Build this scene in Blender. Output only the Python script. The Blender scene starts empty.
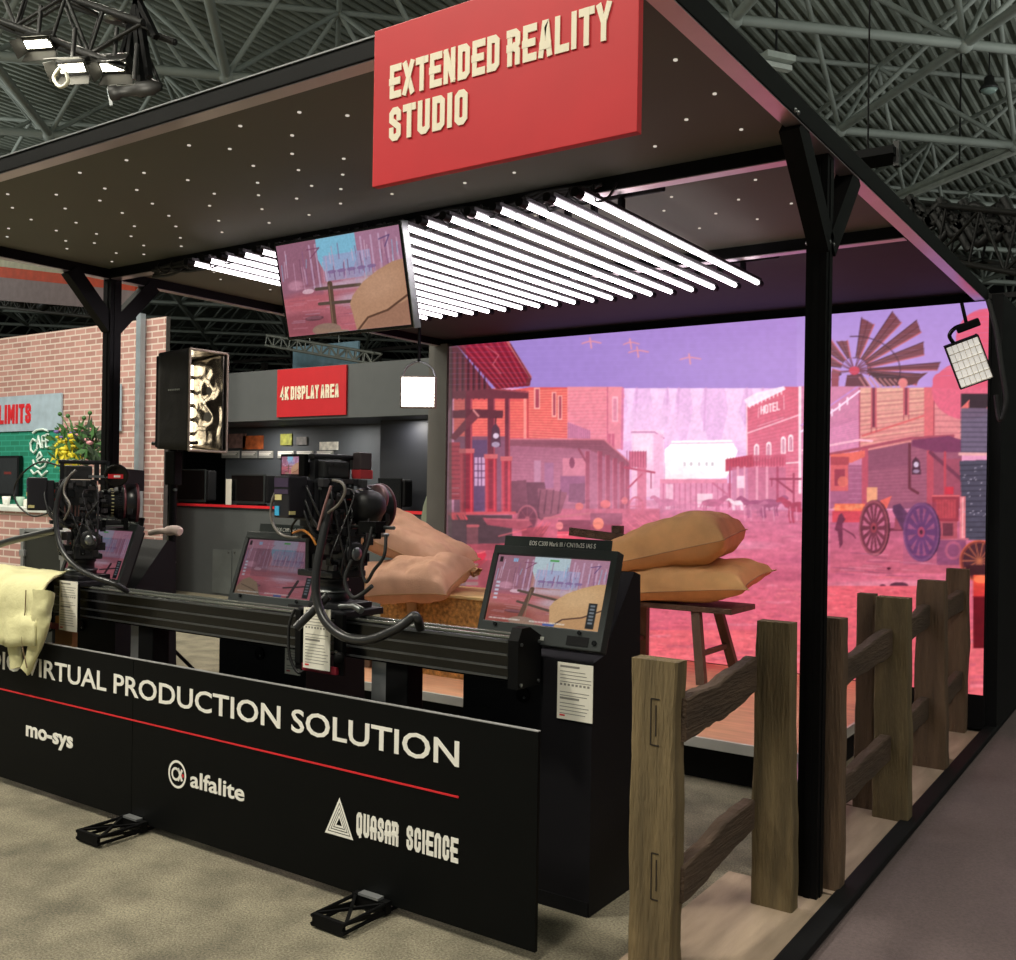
import bpy, bmesh, math, random
import numpy as np
from mathutils import Vector, Matrix, noise
rnd = random.Random(7)
SC = bpy.context.scene
COL = SC.collection

# ---------------------------------------------------------------- camera
FPX, IW, IH, EYE, CYP = 997.0, 1016, 960, 1.6, 487.3
YAW, PITCH, ROLL = math.radians(34.4), 0.0, math.radians(0.9)
FW = Vector((-math.sin(YAW)*math.cos(PITCH), math.cos(YAW)*math.cos(PITCH), math.sin(PITCH)))
_rt = Vector((math.cos(YAW), math.sin(YAW), 0)); _up = _rt.cross(FW)
RT = _rt*math.cos(ROLL) + _up*math.sin(ROLL); UP = -_rt*math.sin(ROLL) + _up*math.cos(ROLL)
CAM = Vector((0, 0, EYE))
cd = bpy.data.cameras.new('camera'); cam = bpy.data.objects.new('camera', cd); COL.objects.link(cam)
cd.sensor_fit = 'HORIZONTAL'; cd.sensor_width = 36; cd.lens = 36*FPX/IW; cd.clip_end = 300; cd.shift_y = (CYP-480.0)/IW
m3 = Matrix((RT, UP, -FW)).transposed(); cam.matrix_world = Matrix.Translation(CAM) @ m3.to_4x4()
SC.camera = cam
def ray(u, v): return FW*FPX + RT*(u-508.0) - UP*(v-CYP)
def at(u, v, x=None, y=None, z=None):
    d = ray(u, v)
    t = (z-EYE)/d.z if z is not None else (x/d.x if x is not None else y/d.y)
    return CAM + d*t

# ---------------------------------------------------------------- world, exposure, hall lamps, added roof fill
SC.view_settings.view_transform = 'Standard'; SC.view_settings.look = 'None'
SC.view_settings.exposure = 0.0; SC.view_settings.gamma = 1.0; SC.view_settings.use_curve_mapping = False
w = bpy.data.worlds.new('hall_air'); SC.world = w; w.use_nodes = True
w.node_tree.nodes['Background'].inputs[0].default_value = (0.80, 0.86, 0.80, 1)
w.node_tree.nodes['Background'].inputs[1].default_value = 0.26
def area(name, loc, size, power, color=(1, .94, .80), rot=(0, 0, 0), sy=None):
    l = bpy.data.lights.new(name, 'AREA'); l.energy = power; l.color = color; l.size = size
    if sy: l.shape = 'RECTANGLE'; l.size_y = sy
    o = bpy.data.objects.new(name, l); COL.objects.link(o); o.location = loc; o.rotation_euler = rot
    return o
for (x, y, p) in ((-6.0, -0.5, 620), (-1.5, -2.0, 420), (3.5, 2.5, 260), (-13, 0.0, 420), (-15, 3.2, 380), (-10, 6.4, 320)):
    area('hall_lamp', (x, y, 8.2 if y < 3 else 7.6), 0.9, p)

for (x, y, p) in ((3, -7, 900), (-12, -6, 1100), (7, 14, 1300), (10, 30, 1700), (-30, 5, 1700)): area('roof_fill', (x, y, 4.5), 5.0, p, (.95, 1, .95), (math.pi, 0, 0))  # added lamps out of view, facing up to brighten the roof

# ---------------------------------------------------------------- materials
def lin(c):
    if isinstance(c, str): c = [int(c[i:i+2], 16) for i in (0, 2, 4)]
    return tuple(((v/255)/12.92 if v/255 <= .04045 else ((v/255+.055)/1.055)**2.4) for v in c)
_m = {}
def mat(name, color, rough=.55, metal=0.0, var=.12, scale=6.0, bump=0.0, bscale=40., emit=0.0, coat=0.0, stretch=None, spec=.5):
    if name in _m: return _m[name]
    m = bpy.data.materials.new(name); m.use_nodes = True; nt = m.node_tree; b = nt.nodes['Principled BSDF']
    c = lin(color); b.inputs['Roughness'].default_value = rough; b.inputs['Metallic'].default_value = metal
    b.inputs['Coat Weight'].default_value = coat; b.inputs['Specular IOR Level'].default_value = spec
    tc = nt.nodes.new('ShaderNodeTexCoord'); src = tc.outputs['Object']
    if stretch:
        mp = nt.nodes.new('ShaderNodeMapping'); mp.inputs['Scale'].default_value = stretch; nt.links.new(src, mp.inputs[0]); src = mp.outputs[0]
    n = nt.nodes.new('ShaderNodeTexNoise'); n.inputs['Scale'].default_value = scale; n.inputs['Detail'].default_value = 5
    nt.links.new(src, n.inputs['Vector'])
    r = nt.nodes.new('ShaderNodeValToRGB'); e = r.color_ramp.elements
    e[0].position = .3; e[1].position = .7
    e[0].color = tuple(v*(1-var) for v in c)+(1,); e[1].color = tuple(min(1, v*(1+var)) for v in c)+(1,)
    nt.links.new(n.outputs['Fac'], r.inputs[0]); nt.links.new(r.outputs[0], b.inputs['Base Color'])
    if bump:
        n2 = nt.nodes.new('ShaderNodeTexNoise'); n2.inputs['Scale'].default_value = bscale; n2.inputs['Detail'].default_value = 6
        nt.links.new(src, n2.inputs['Vector'])
        bp = nt.nodes.new('ShaderNodeBump'); bp.inputs['Strength'].default_value = bump; bp.inputs['Distance'].default_value = .02
        nt.links.new(n2.outputs['Fac'], bp.inputs['Height']); nt.links.new(bp.outputs[0], b.inputs['Normal'])
    if emit:
        nt.links.new(r.outputs[0], b.inputs['Emission Color']); b.inputs['Emission Strength'].default_value = emit
    _m[name] = m; return m
def emis(name, color, strength, sample=True):
    if name in _m: return _m[name]
    m = bpy.data.materials.new(name); m.use_nodes = True; nt = m.node_tree; nt.nodes.clear()
    o = nt.nodes.new('ShaderNodeOutputMaterial'); e = nt.nodes.new('ShaderNodeEmission')
    e.inputs[0].default_value = tuple(lin(color))+(1,); e.inputs[1].default_value = strength
    nt.links.new(e.outputs[0], o.inputs[0])
    if not sample: m.cycles.emission_sampling = 'NONE'
    _m[name] = m; return m
def screen_mat(name, strength, sample=False):
    m = bpy.data.materials.new(name); m.use_nodes = True; nt = m.node_tree; nt.nodes.clear()
    o = nt.nodes.new('ShaderNodeOutputMaterial'); e = nt.nodes.new('ShaderNodeEmission')
    a = nt.nodes.new('ShaderNodeVertexColor'); a.layer_name = 'picture'
    e.inputs[1].default_value = strength
    nt.links.new(a.outputs[0], e.inputs[0])
    g = nt.nodes.new('ShaderNodeBsdfGlossy'); g.inputs['Roughness'].default_value = .35; g.inputs['Color'].default_value = (.04, .04, .04, 1)
    ad = nt.nodes.new('ShaderNodeAddShader'); nt.links.new(e.outputs[0], ad.inputs[0]); nt.links.new(g.outputs[0], ad.inputs[1])
    nt.links.new(ad.outputs[0], o.inputs[0])
    if not sample: m.cycles.emission_sampling = 'NONE'
    return m
BLACK = mat('black_paint', '0a0a0b', .6, var=.25, spec=.12)
BLACKM = mat('black_matte', '0e0e10', .7, var=.2, spec=.2)
BLACKG = mat('black_gloss', '070708', .22, var=.1, spec=.4)
PLAST = mat('camera_plastic', '16161a', .42, var=.4, scale=25)
RUBBER = mat('rubber', '131314', .6, var=.2)
STEEL = mat('steel', '8d9090', .3, .9, var=.15, scale=20)
ALU = mat('aluminium', 'a9abad', .38, .7, var=.1)
WHITE = mat('white_print', 'f2efe6', .6, var=.03)
REDP = mat('red_panel', 'c41d27', .5, var=.04)
REDT = mat('red_print', 'd8262f', .5, var=.04)
PAPER = mat('paper', 'ece8da', .7, var=.03)
INK = mat('ink', '4a4846', .7, var=.1)
GLASS = mat('lens_glass', '0a0710', .05, .2, var=.2, coat=1)
BURLAP = mat('burlap', 'd9a86c', .9, var=.14, scale=5, bump=.35, bscale=230)
BURLAP2 = mat('burlap_dark', 'bd9366', .9, var=.14, scale=6, bump=.35, bscale=230)  # darker burlap for seams, tied necks and the loose tail

# ---------------------------------------------------------------- mesh helpers
class MB:
    def __init__(s): s.v = []; s.f = []; s.m = []; s.s = []
    def add(s, vs, fs, mi=0, smooth=False):
        o = len(s.v); s.v += [tuple(v) for v in vs]
        for f in fs: s.f.append(tuple(i+o for i in f)); s.m.append(mi); s.s.append(smooth)
        return s
    def box(s, a, b, mi=0, bev=0.0, M=None):
        x0, y0, z0 = (min(a[i], b[i]) for i in range(3)); x1, y1, z1 = (max(a[i], b[i]) for i in range(3))
        if bev <= 0 or min(x1-x0, y1-y0, z1-z0) < 2.2*bev:
            v = [(x, y, z) for z in (z0, z1) for y in (y0, y1) for x in (x0, x1)]
            f = [(0, 2, 3, 1), (4, 5, 7, 6), (0, 1, 5, 4), (2, 6, 7, 3), (0, 4, 6, 2), (1, 3, 7, 5)]
        else:
            bm = bmesh.new(); bmesh.ops.create_cube(bm, size=1)
            for q in bm.verts: q.co = Vector(((q.co.x+.5)*(x1-x0)+x0, (q.co.y+.5)*(y1-y0)+y0, (q.co.z+.5)*(z1-z0)+z0))
            bmesh.ops.bevel(bm, geom=bm.edges[:], offset=bev, segments=2, affect='EDGES', profile=.6)
            bm.verts.index_update(); v = [tuple(q.co) for q in bm.verts]; f = [tuple(l.vert.index for l in fc.loops) for fc in bm.faces]; bm.free()
        if M is not None: v = [tuple(M @ Vector(q)) for q in v]
        return s.add(v, f, mi)
    def tube(s, pts, r, n=8, mi=0, caps=True, smooth=True):
        pts = [Vector(p) for p in pts]; rs = r if isinstance(r, (list, tuple)) else [r]*len(pts)
        o = []; prev = None; k = len(pts)
        for i, p in enumerate(pts):
            t = (pts[min(i+1, k-1)]-pts[max(i-1, 0)]).normalized()
            if prev is None: a = Vector((0, 0, 1)) if abs(t.z) < .9 else Vector((1, 0, 0)); u = t.cross(a).normalized()
            else: u = (prev - t*prev.dot(t)).normalized()
            prev = u; w_ = t.cross(u)
            for j in range(n):
                an = 2*math.pi*(j+.5)/n; o.append(p+(u*math.cos(an)+w_*math.sin(an))*rs[i])
        f = [(i*n+j, i*n+(j+1) % n, (i+1)*n+(j+1) % n, (i+1)*n+j) for i in range(k-1) for j in range(n)]
        s.add(o, f, mi, smooth)
        if caps: s.add([o[j] for j in range(n)], [tuple(reversed(range(n)))], mi); s.add(o[-n:], [tuple(range(n))], mi)
        return s
    def bar(s, a, b, wd, h, mi=0, up=(0, 0, 1)):
        a, b = Vector(a), Vector(b); t = (b-a).normalized(); u = t.cross(Vector(up))
        if u.length < 1e-4: u = t.cross(Vector((1, 0, 0)))
        u.normalize(); w_ = u.cross(t)
        c = [u*(sx*wd/2)+w_*(sy*h/2) for sx, sy in ((-1, -1), (1, -1), (1, 1), (-1, 1))]
        return s.add([a+q for q in c]+[b+q for q in c], [(3, 2, 1, 0), (4, 5, 6, 7)]+[(i, (i+1) % 4, (i+1) % 4+4, i+4) for i in range(4)], mi)
    def lathe(s, prof, n=20, mi=0, M=None, smooth=True):     # prof: (radius, height) up z
        v = [(r*math.cos(2*math.pi*j/n), r*math.sin(2*math.pi*j/n), h) for r, h in prof for j in range(n)]
        f = [(i*n+j, i*n+(j+1) % n, (i+1)*n+(j+1) % n, (i+1)*n+j) for i in range(len(prof)-1) for j in range(n)]
        k = len(prof)
        f += [tuple(reversed(range(n))), tuple((k-1)*n+j for j in range(n))]
        if M is not None: v = [tuple(M @ Vector(q)) for q in v]
        return s.add(v, f, mi, smooth)
    def sph(s, c, r, n=12, mi=0, sc=(1, 1, 1)):
        pr = [(max(1e-4, r*math.sin(math.pi*i/n)), -r*math.cos(math.pi*i/n)) for i in range(n+1)]
        return s.lathe(pr, n+4, mi, Matrix.Translation(c) @ Matrix.Diagonal((*sc, 1)))
    def prism(s, poly, fn, d0, d1, mi=0):                      # poly of 2d points; fn(a, b, d) -> 3d
        n = len(poly); v = [fn(a, b, d0) for a, b in poly]+[fn(a, b, d1) for a, b in poly]
        return s.add(v, [tuple(reversed(range(n))), tuple(range(n, 2*n))]+[(i, (i+1) % n, (i+1) % n+n, i+n) for i in range(n)], mi)
    def build(s, name, mats, parent=None, M=None):
        me = bpy.data.meshes.new(name)
        vs = s.v if M is None else [tuple(M @ Vector(q)) for q in s.v]
        me.from_pydata(vs, [], s.f)
        for x in (mats if isinstance(mats, (list, tuple)) else [mats]): me.materials.append(x)
        me.polygons.foreach_set('material_index', s.m); me.polygons.foreach_set('use_smooth', s.s)
        bm = bmesh.new(); bm.from_mesh(me); bmesh.ops.recalc_face_normals(bm, faces=bm.faces); bm.to_mesh(me); bm.free()
        me.update(); o = bpy.data.objects.new(name, me); COL.objects.link(o)
        if parent: o.parent = parent
        return o
def tag(o, label=None, cat=None, group=None, kind=None):
    if label: o['label'] = label
    if cat: o['category'] = cat
    if group: o['group'] = group
    if kind: o['kind'] = kind
    return o
def thing(name, label, cat, loc=(0, 0, 0), rz=0, group=None):
    o = bpy.data.objects.new(name, None); COL.objects.link(o); o.location = loc; o.rotation_euler = (0, 0, rz); o.empty_display_size = .1
    return tag(o, label, cat, group)
def dup(root, loc=None, rz=None, label=None):
    r = root.copy(); COL.objects.link(r)
    if loc is not None: r.location = loc
    if rz is not None: r.rotation_euler = (0, 0, rz)
    if label: r['label'] = label
    for ch in list(root.children):
        c = ch.copy(); COL.objects.link(c); c.parent = r
        for g in list(ch.children):
            d = g.copy(); COL.objects.link(d); d.parent = c
    return r
def rel(root, p):                                              # world point into a thing's frame
    v = Vector(p)-root.location; return Matrix.Rotation(-root.rotation_euler.z, 3, 'Z') @ v
def struct(o): o['kind'] = 'structure'; return o
def smoothpts(P, k=6):
    P = [Vector(p) for p in P]; out = []
    for i in range(len(P)-1):
        a, b, c, d = P[max(i-1, 0)], P[i], P[i+1], P[min(i+2, len(P)-1)]
        for j in range(k):
            t = j/k; out.append(.5*((2*b)+(c-a)*t+(2*a-5*b+4*c-d)*t*t+(3*b-a-3*c+d)*t**3))
    return out+[P[-1]]

# ---------------------------------------------------------------- lettering
GL = {'H': [[(0, 0), (0, 1)], [(1, 0), (1, 1)], [(0, .5), (1, .5)]], 'E': [[(1, 1), (0, 1), (0, 0), (1, 0)], [(0, .5), (.85, .5)]], 'X': [[(0, 1), (1, 0)], [(0, 0), (1, 1)]],
 'T': [[(0, 1), (1, 1)], [(.5, 1), (.5, 0)]], 'N': [[(0, 0), (0, 1)], [(1, 0), (1, 1)], [(.04, .97), (.96, .03)]],
 'D': [[(0, 0), (0, 1), (.7, 1), (1, .9), (1, .1), (.7, 0), (0, 0)]], 'R': [[(0, 0), (0, 1)], [(0, 1), (.7, 1), (1, .91), (1, .62), (.7, .5), (0, .5)], [(.6, .5), (1, .36), (1, 0)]],
 'A': [[(0, 0), (.38, 1), (.62, 1), (1, 0)], [(.2, .27), (.8, .27)]], 'L': [[(0, 1), (0, 0), (1, 0)]], 'I': [[(0, 0), (0, 1)]],
 'Y': [[(0, 1), (.5, .45), (1, 1)], [(.5, .45), (.5, 0)]], 'S': [[(1, .74), (1, .9), (.7, 1), (.3, 1), (0, .9), (0, .66), (1, .37), (1, .1), (.7, 0), (.3, 0), (0, .1), (0, .26)]],
 'U': [[(0, 1), (0, .1), (.3, 0), (.7, 0), (1, .1), (1, 1)]], 'O': [[(.3, 0), (.7, 0), (1, .1), (1, .9), (.7, 1), (.3, 1), (0, .9), (0, .1), (.3, 0)]],
 '4': [[(.75, 0), (.75, 1), (0, .3), (1, .3)]], 'K': [[(0, 0), (0, 1)], [(1, 1), (.1, .42)], [(.3, .58), (1, 0)]], 'P': [[(0, 0), (0, 1)], [(0, 1), (.7, 1), (1, .9), (1, .56), (.7, .46), (0, .46)]],
 'M': [[(0, 0), (0, 1)], [(1, 0), (1, 1)], [(.05, .97), (.5, .35), (.95, .97)]], 'Q': [[(.3, 0), (.7, 0), (1, .1), (1, .9), (.7, 1), (.3, 1), (0, .9), (0, .1), (.3, 0)], [(.55, .16), (.75, -.1)]],
 'C': [[(1, .7), (1, .9), (.7, 1), (.3, 1), (0, .9), (0, .1), (.3, 0), (.7, 0), (1, .1), (1, .3)]],
 'n': [[(0, 0), (0, .9), (.3, 1), (.7, 1), (1, .9), (1, 0)]], 'a': [[(0, 0), (0, .9), (.3, 1), (.7, 1), (1, .9), (1, 0)], [(0, .4), (1, .4)]]}
def strokes(txt, x0, x1, z0, h, fn, d0, d1_0, mb, weight=.13, wd=.44, gap=.085, mi=0):
    adv = []; 
    for ch in txt: adv.append(.25 if ch == ' ' else (weight+gap if ch == 'I' else (wd*1.3 if ch == 'M' else wd)+gap))
    tot = sum(adv)-gap; sx = (x1-x0)/tot; t = weight*h; hx = sx
    x = 0
    for ch, ad in zip(txt, adv):
        if ch != ' ':
            W = (ad-gap); 
            for ip, pl in enumerate(GL[ch]):
                d1 = d1_0+ip*.0006
                P = [Vector((x0+(x+weight/2+px*(W-weight))*hx, z0+t/2+pz*(h-t))) for px, pz in pl]
                closed = (P[0]-P[-1]).length < 1e-6
                if closed: P = P[:-1]
                n = len(P); L = []; R = []; tx = weight*hx/2; tz = t/2
                for i in range(n):
                    a = P[i-1] if (closed or i) else None; b = P[(i+1) % n] if (closed or i < n-1) else None
                    p = P[i].copy(); d1_ = (p-a).normalized() if a is not None else None; d2_ = (b-p).normalized() if b is not None else None
                    if d1_ is None: p -= d2_*tz; d1_ = d2_
                    elif d2_ is None: p += d1_*tz; d2_ = d1_
                    n1 = Vector((-d1_.y, d1_.x)); n2 = Vector((-d2_.y, d2_.x)); mm = (n1+n2); 
                    mm = mm.normalized() if mm.length > .01 else n1
                    k = 1/max(.45, mm.dot(n1)); o_ = Vector((mm.x*tx*k, mm.y*tz*k)); L.append(p+o_); R.append(p-o_)
                m_ = n if closed else n-1
                v = [fn(q.x, q.y, d1) for q in L]+[fn(q.x, q.y, d1) for q in R]+[fn(q.x, q.y, d0) for q in L]+[fn(q.x, q.y, d0) for q in R]
                f = []
                for i in range(m_):
                    j = (i+1) % n; f += [(i, j, j+n, i+n), (i, i+2*n, j+2*n, j), (i+n, j+n, j+3*n, i+3*n)]
                if not closed: f += [(0, n, 3*n, 2*n), (n-1, 3*n-1, 4*n-1, 2*n-1)]
                mb.add(v, f, mi)
        x += ad
    return mb
def font_text(txt, fn, x0, x1, z0, h, mb, d0=0.0, d1=.003, off=.0, mi=0, capfrac=.73):
    c = bpy.data.curves.new('lettering', 'FONT'); c.body = txt; c.size = 1.0; c.offset = off; c.extrude = 0; c.resolution_u = 3; c.fill_mode = 'FRONT'
    o = bpy.data.objects.new('lettering', c); COL.objects.link(o); bpy.context.view_layer.update()
    me = bpy.data.meshes.new_from_object(o.evaluated_get(bpy.context.evaluated_depsgraph_get()))
    V = np.array([tuple(v.co) for v in me.vertices]); F = [tuple(p.vertices) for p in me.polygons]
    bpy.data.objects.remove(o); bpy.data.curves.remove(c)
    xm, xM = V[:, 0].min(), V[:, 0].max(); sc = (x1-x0)/(xM-xm); hh = h/capfrac
    mb.add([fn(x0+(p[0]-xm)*sc, z0+p[1]*hh, d1) for p in V], F, mi)
    # rim, so that the letters have thickness
    cnt = {}
    for f in F:
        for i in range(len(f)): cnt[tuple(sorted((f[i], f[(i+1) % len(f)])))] = cnt.get(tuple(sorted((f[i], f[(i+1) % len(f)]))), 0)+1
    vs = []; fs = []
    for (a, b), n_ in cnt.items():
        if n_ == 1:
            k = len(vs)
            for q, d in ((a, d0), (b, d0), (b, d1), (a, d1)): vs.append(fn(x0+(V[q][0]-xm)*sc, z0+V[q][1]*hh, d))
            fs.append((k, k+1, k+2, k+3))
    mb.add(vs, fs, mi); bpy.data.meshes.remove(me); return mb
# ---------------------------------------------------------------- pictures shown on the screens
class Canvas:
    def __init__(s, x0, y0, x1, y1, sc=2.0, bg=(0, 0, 0)):
        s.x0, s.y0, s.x1, s.y1, s.sc = x0, y0, x1, y1, sc
        s.W, s.H = int((x1-x0)*sc), int((y1-y0)*sc)
        s.a = np.zeros((s.H, s.W, 3), np.float32)+np.array(bg, np.float32)
        yy, xx = np.mgrid[0:s.H, 0:s.W]; s.X = x0+(xx+.5)/sc; s.Y = y0+(yy+.5)/sc; s.rg = np.random.RandomState(3)
        s.ox = s.oy = 0.0; s.k = 1.0
    def frame(s, ox, oy, k): s.ox, s.oy, s.k = ox, oy, k
    def P(s, pts): return [(s.ox+x/s.k, s.oy+y/s.k) for x, y in pts]
    def win(s, xs, ys, pad=1):
        i0 = max(0, int((min(ys)-s.y0)*s.sc)-pad); i1 = min(s.H, int((max(ys)-s.y0)*s.sc)+pad+1)
        j0 = max(0, int((min(xs)-s.x0)*s.sc)-pad); j1 = min(s.W, int((max(xs)-s.x0)*s.sc)+pad+1)
        return (slice(i0, i1), slice(j0, j1)) if i1 > i0 and j1 > j0 else None
    def mix(s, w_, m, c, al):
        m = (m*al)[..., None]; s.a[w_] = s.a[w_]*(1-m)+np.array(c, np.float32)*m
    def poly(s, pts, c, al=1.0, c2=None, ax='y'):
        P = s.P(pts); xs = [p[0] for p in P]; ys = [p[1] for p in P]; w_ = s.win(xs, ys)
        if w_ is None: return
        X = s.X[w_]; Y = s.Y[w_]; m = np.zeros(X.shape, bool)
        for i in range(len(P)):
            (xa, ya), (xb, yb) = P[i], P[(i+1) % len(P)]
            if ya == yb: continue
            c_ = ((ya > Y) != (yb > Y)) & (X < (xb-xa)*(Y-ya)/(yb-ya)+xa); m ^= c_
        if c2 is not None:
            t = ((Y-min(ys))/(max(ys)-min(ys)+1e-6) if ax == 'y' else (X-min(xs))/(max(xs)-min(xs)+1e-6)).clip(0, 1)[..., None]
            c = np.array(c, np.float32)*(1-t)+np.array(c2, np.float32)*t
        s.mix(w_, m.astype(np.float32), c, al)
    def rect(s, x0, y0, x1, y1, c, al=1.0, c2=None, ax='y'): s.poly([(x0, y0), (x1, y0), (x1, y1), (x0, y1)], c, al, c2, ax)
    def ell(s, cx, cy, rx, ry, c, al=1.0, ring=0, soft=0, tilt=0):
        cx, cy = s.P([(cx, cy)])[0]; rx /= s.k; ry /= s.k; R = max(rx, ry); w_ = s.win((cx-R-2, cx+R+2), (cy-R-2, cy+R+2))
        if w_ is None: return
        X = s.X[w_]-cx; Y = s.Y[w_]-cy; X, Y = X*math.cos(tilt)+Y*math.sin(tilt), -X*math.sin(tilt)+Y*math.cos(tilt)
        d = np.sqrt((X/rx)**2+(Y/ry)**2)
        if ring: m = ((d < 1) & (d > 1-ring)).astype(np.float32)
        elif soft: m = ((1-d)/soft).clip(0, 1)
        else: m = (d < 1).astype(np.float32)
        s.mix(w_, m, c, al)
    def line(s, pts, wd, c, al=1.0):
        P = s.P(pts); wd = wd/s.k
        for (xa, ya), (xb, yb) in zip(P[:-1], P[1:]):
            w_ = s.win((xa-wd, xb+wd, xa+wd, xb-wd), (ya-wd, yb+wd, ya+wd, yb-wd))
            if w_ is None: continue
            X = s.X[w_]; Y = s.Y[w_]; L = (xb-xa)**2+(yb-ya)**2+1e-9
            t = (((X-xa)*(xb-xa)+(Y-ya)*(yb-ya))/L).clip(0, 1)
            d = np.sqrt((X-xa-t*(xb-xa))**2+(Y-ya-t*(yb-ya))**2)
            s.mix(w_, ((wd/2-d)*s.sc+.5).clip(0, 1), c, al)
    def hatch(s, quad, n, wd, c, al=.5):                        # n lines running from side 0-3 to side 1-2
        (a, b, c2, d) = quad
        for i in range(n):
            t = (i+.5)/n; s.line([(a[0]+(d[0]-a[0])*t, a[1]+(d[1]-a[1])*t), (b[0]+(c2[0]-b[0])*t, b[1]+(c2[1]-b[1])*t)], wd, c, al)
    def noise(s, amt, cell=6, x0=None, y0=None, x1=None, y1=None, sx=1.0):
        h, w_ = int(s.H/cell)+3, int(s.W/(cell*sx))+3; g = s.rg.rand(h, w_)
        yi = np.linspace(0, h-2.01, s.H); xi = np.linspace(0, w_-2.01, s.W); i = yi.astype(int); j = xi.astype(int)
        fy = (yi-i)[:, None]; fx = (xi-j)[None, :]
        v = g[i][:, j]*(1-fy)*(1-fx)+g[i+1][:, j]*fy*(1-fx)+g[i][:, j+1]*(1-fy)*fx+g[i+1][:, j+1]*fy*fx
        f = 1+(v-.5)*2*amt
        if x0 is not None:
            P = s.P([(x0, y0), (x1, y1)]); m = (s.X > P[0][0]) & (s.X < P[1][0]) & (s.Y > P[0][1]) & (s.Y < P[1][1]); f = np.where(m, f, 1)
        s.a *= f[..., None]
    def blur(s, n=1):
        for _ in range(n):
            a = s.a; s.a = (a+np.roll(a, 1, 0)+np.roll(a, -1, 0))/3; a = s.a; s.a = (a+np.roll(a, 1, 1)+np.roll(a, -1, 1))/3
    def sample(s, X, Y):
        fx = ((np.asarray(X)-s.x0)*s.sc-.5).clip(0, s.W-1.001); fy = ((np.asarray(Y)-s.y0)*s.sc-.5).clip(0, s.H-1.001)
        j = fx.astype(int); i = fy.astype(int); fx = (fx-j)[..., None]; fy = (fy-i)[..., None]; a = s.a
        v = a[i, j]*(1-fy)*(1-fx)+a[i, j+1]*(1-fy)*fx+a[i+1, j]*fy*(1-fx)+a[i+1, j+1]*fy*fx
        return v.clip(0, 255)
def picture_mesh(name, O, U, V, nu, nv, look, material, parent=None):   # grid O + U*s + V*t carrying a colour per vertex
    O, U, V = Vector(O), Vector(U), Vector(V)
    s_ = np.linspace(0, 1, nu+1); t_ = np.linspace(0, 1, nv+1); S, T = np.meshgrid(s_, t_)
    P = np.array(O)[None, None]+S[..., None]*np.array(U)+T[..., None]*np.array(V)
    me = bpy.data.meshes.new(name); nvt = (nu+1)*(nv+1); me.vertices.add(nvt); me.vertices.foreach_set('co', P.reshape(-1))
    nf = nu*nv; j, i = np.meshgrid(np.arange(nu), np.arange(nv)); b = (i*(nu+1)+j).reshape(-1)
    q = np.stack([b, b+1, b+nu+2, b+nu+1], 1).reshape(-1)
    me.loops.add(nf*4); me.loops.foreach_set('vertex_index', q.astype(np.int32)); me.polygons.add(nf)
    me.polygons.foreach_set('loop_start', np.arange(0, nf*4, 4, dtype=np.int32)); me.update(calc_edges=True)
    c = look(S, T)/255.0; l = np.where(c <= .04045, c/12.92, ((c+.055)/1.055)**2.4)
    at_ = me.color_attributes.new('picture', 'FLOAT_COLOR', 'POINT')
    at_.data.foreach_set('color', np.concatenate([l, np.ones(l.shape[:2]+(1,))], 2).reshape(-1).astype(np.float32))
    me.materials.append(material); o = bpy.data.objects.new(name, me); COL.objects.link(o)
    if parent: o.parent = parent
    return o

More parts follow.
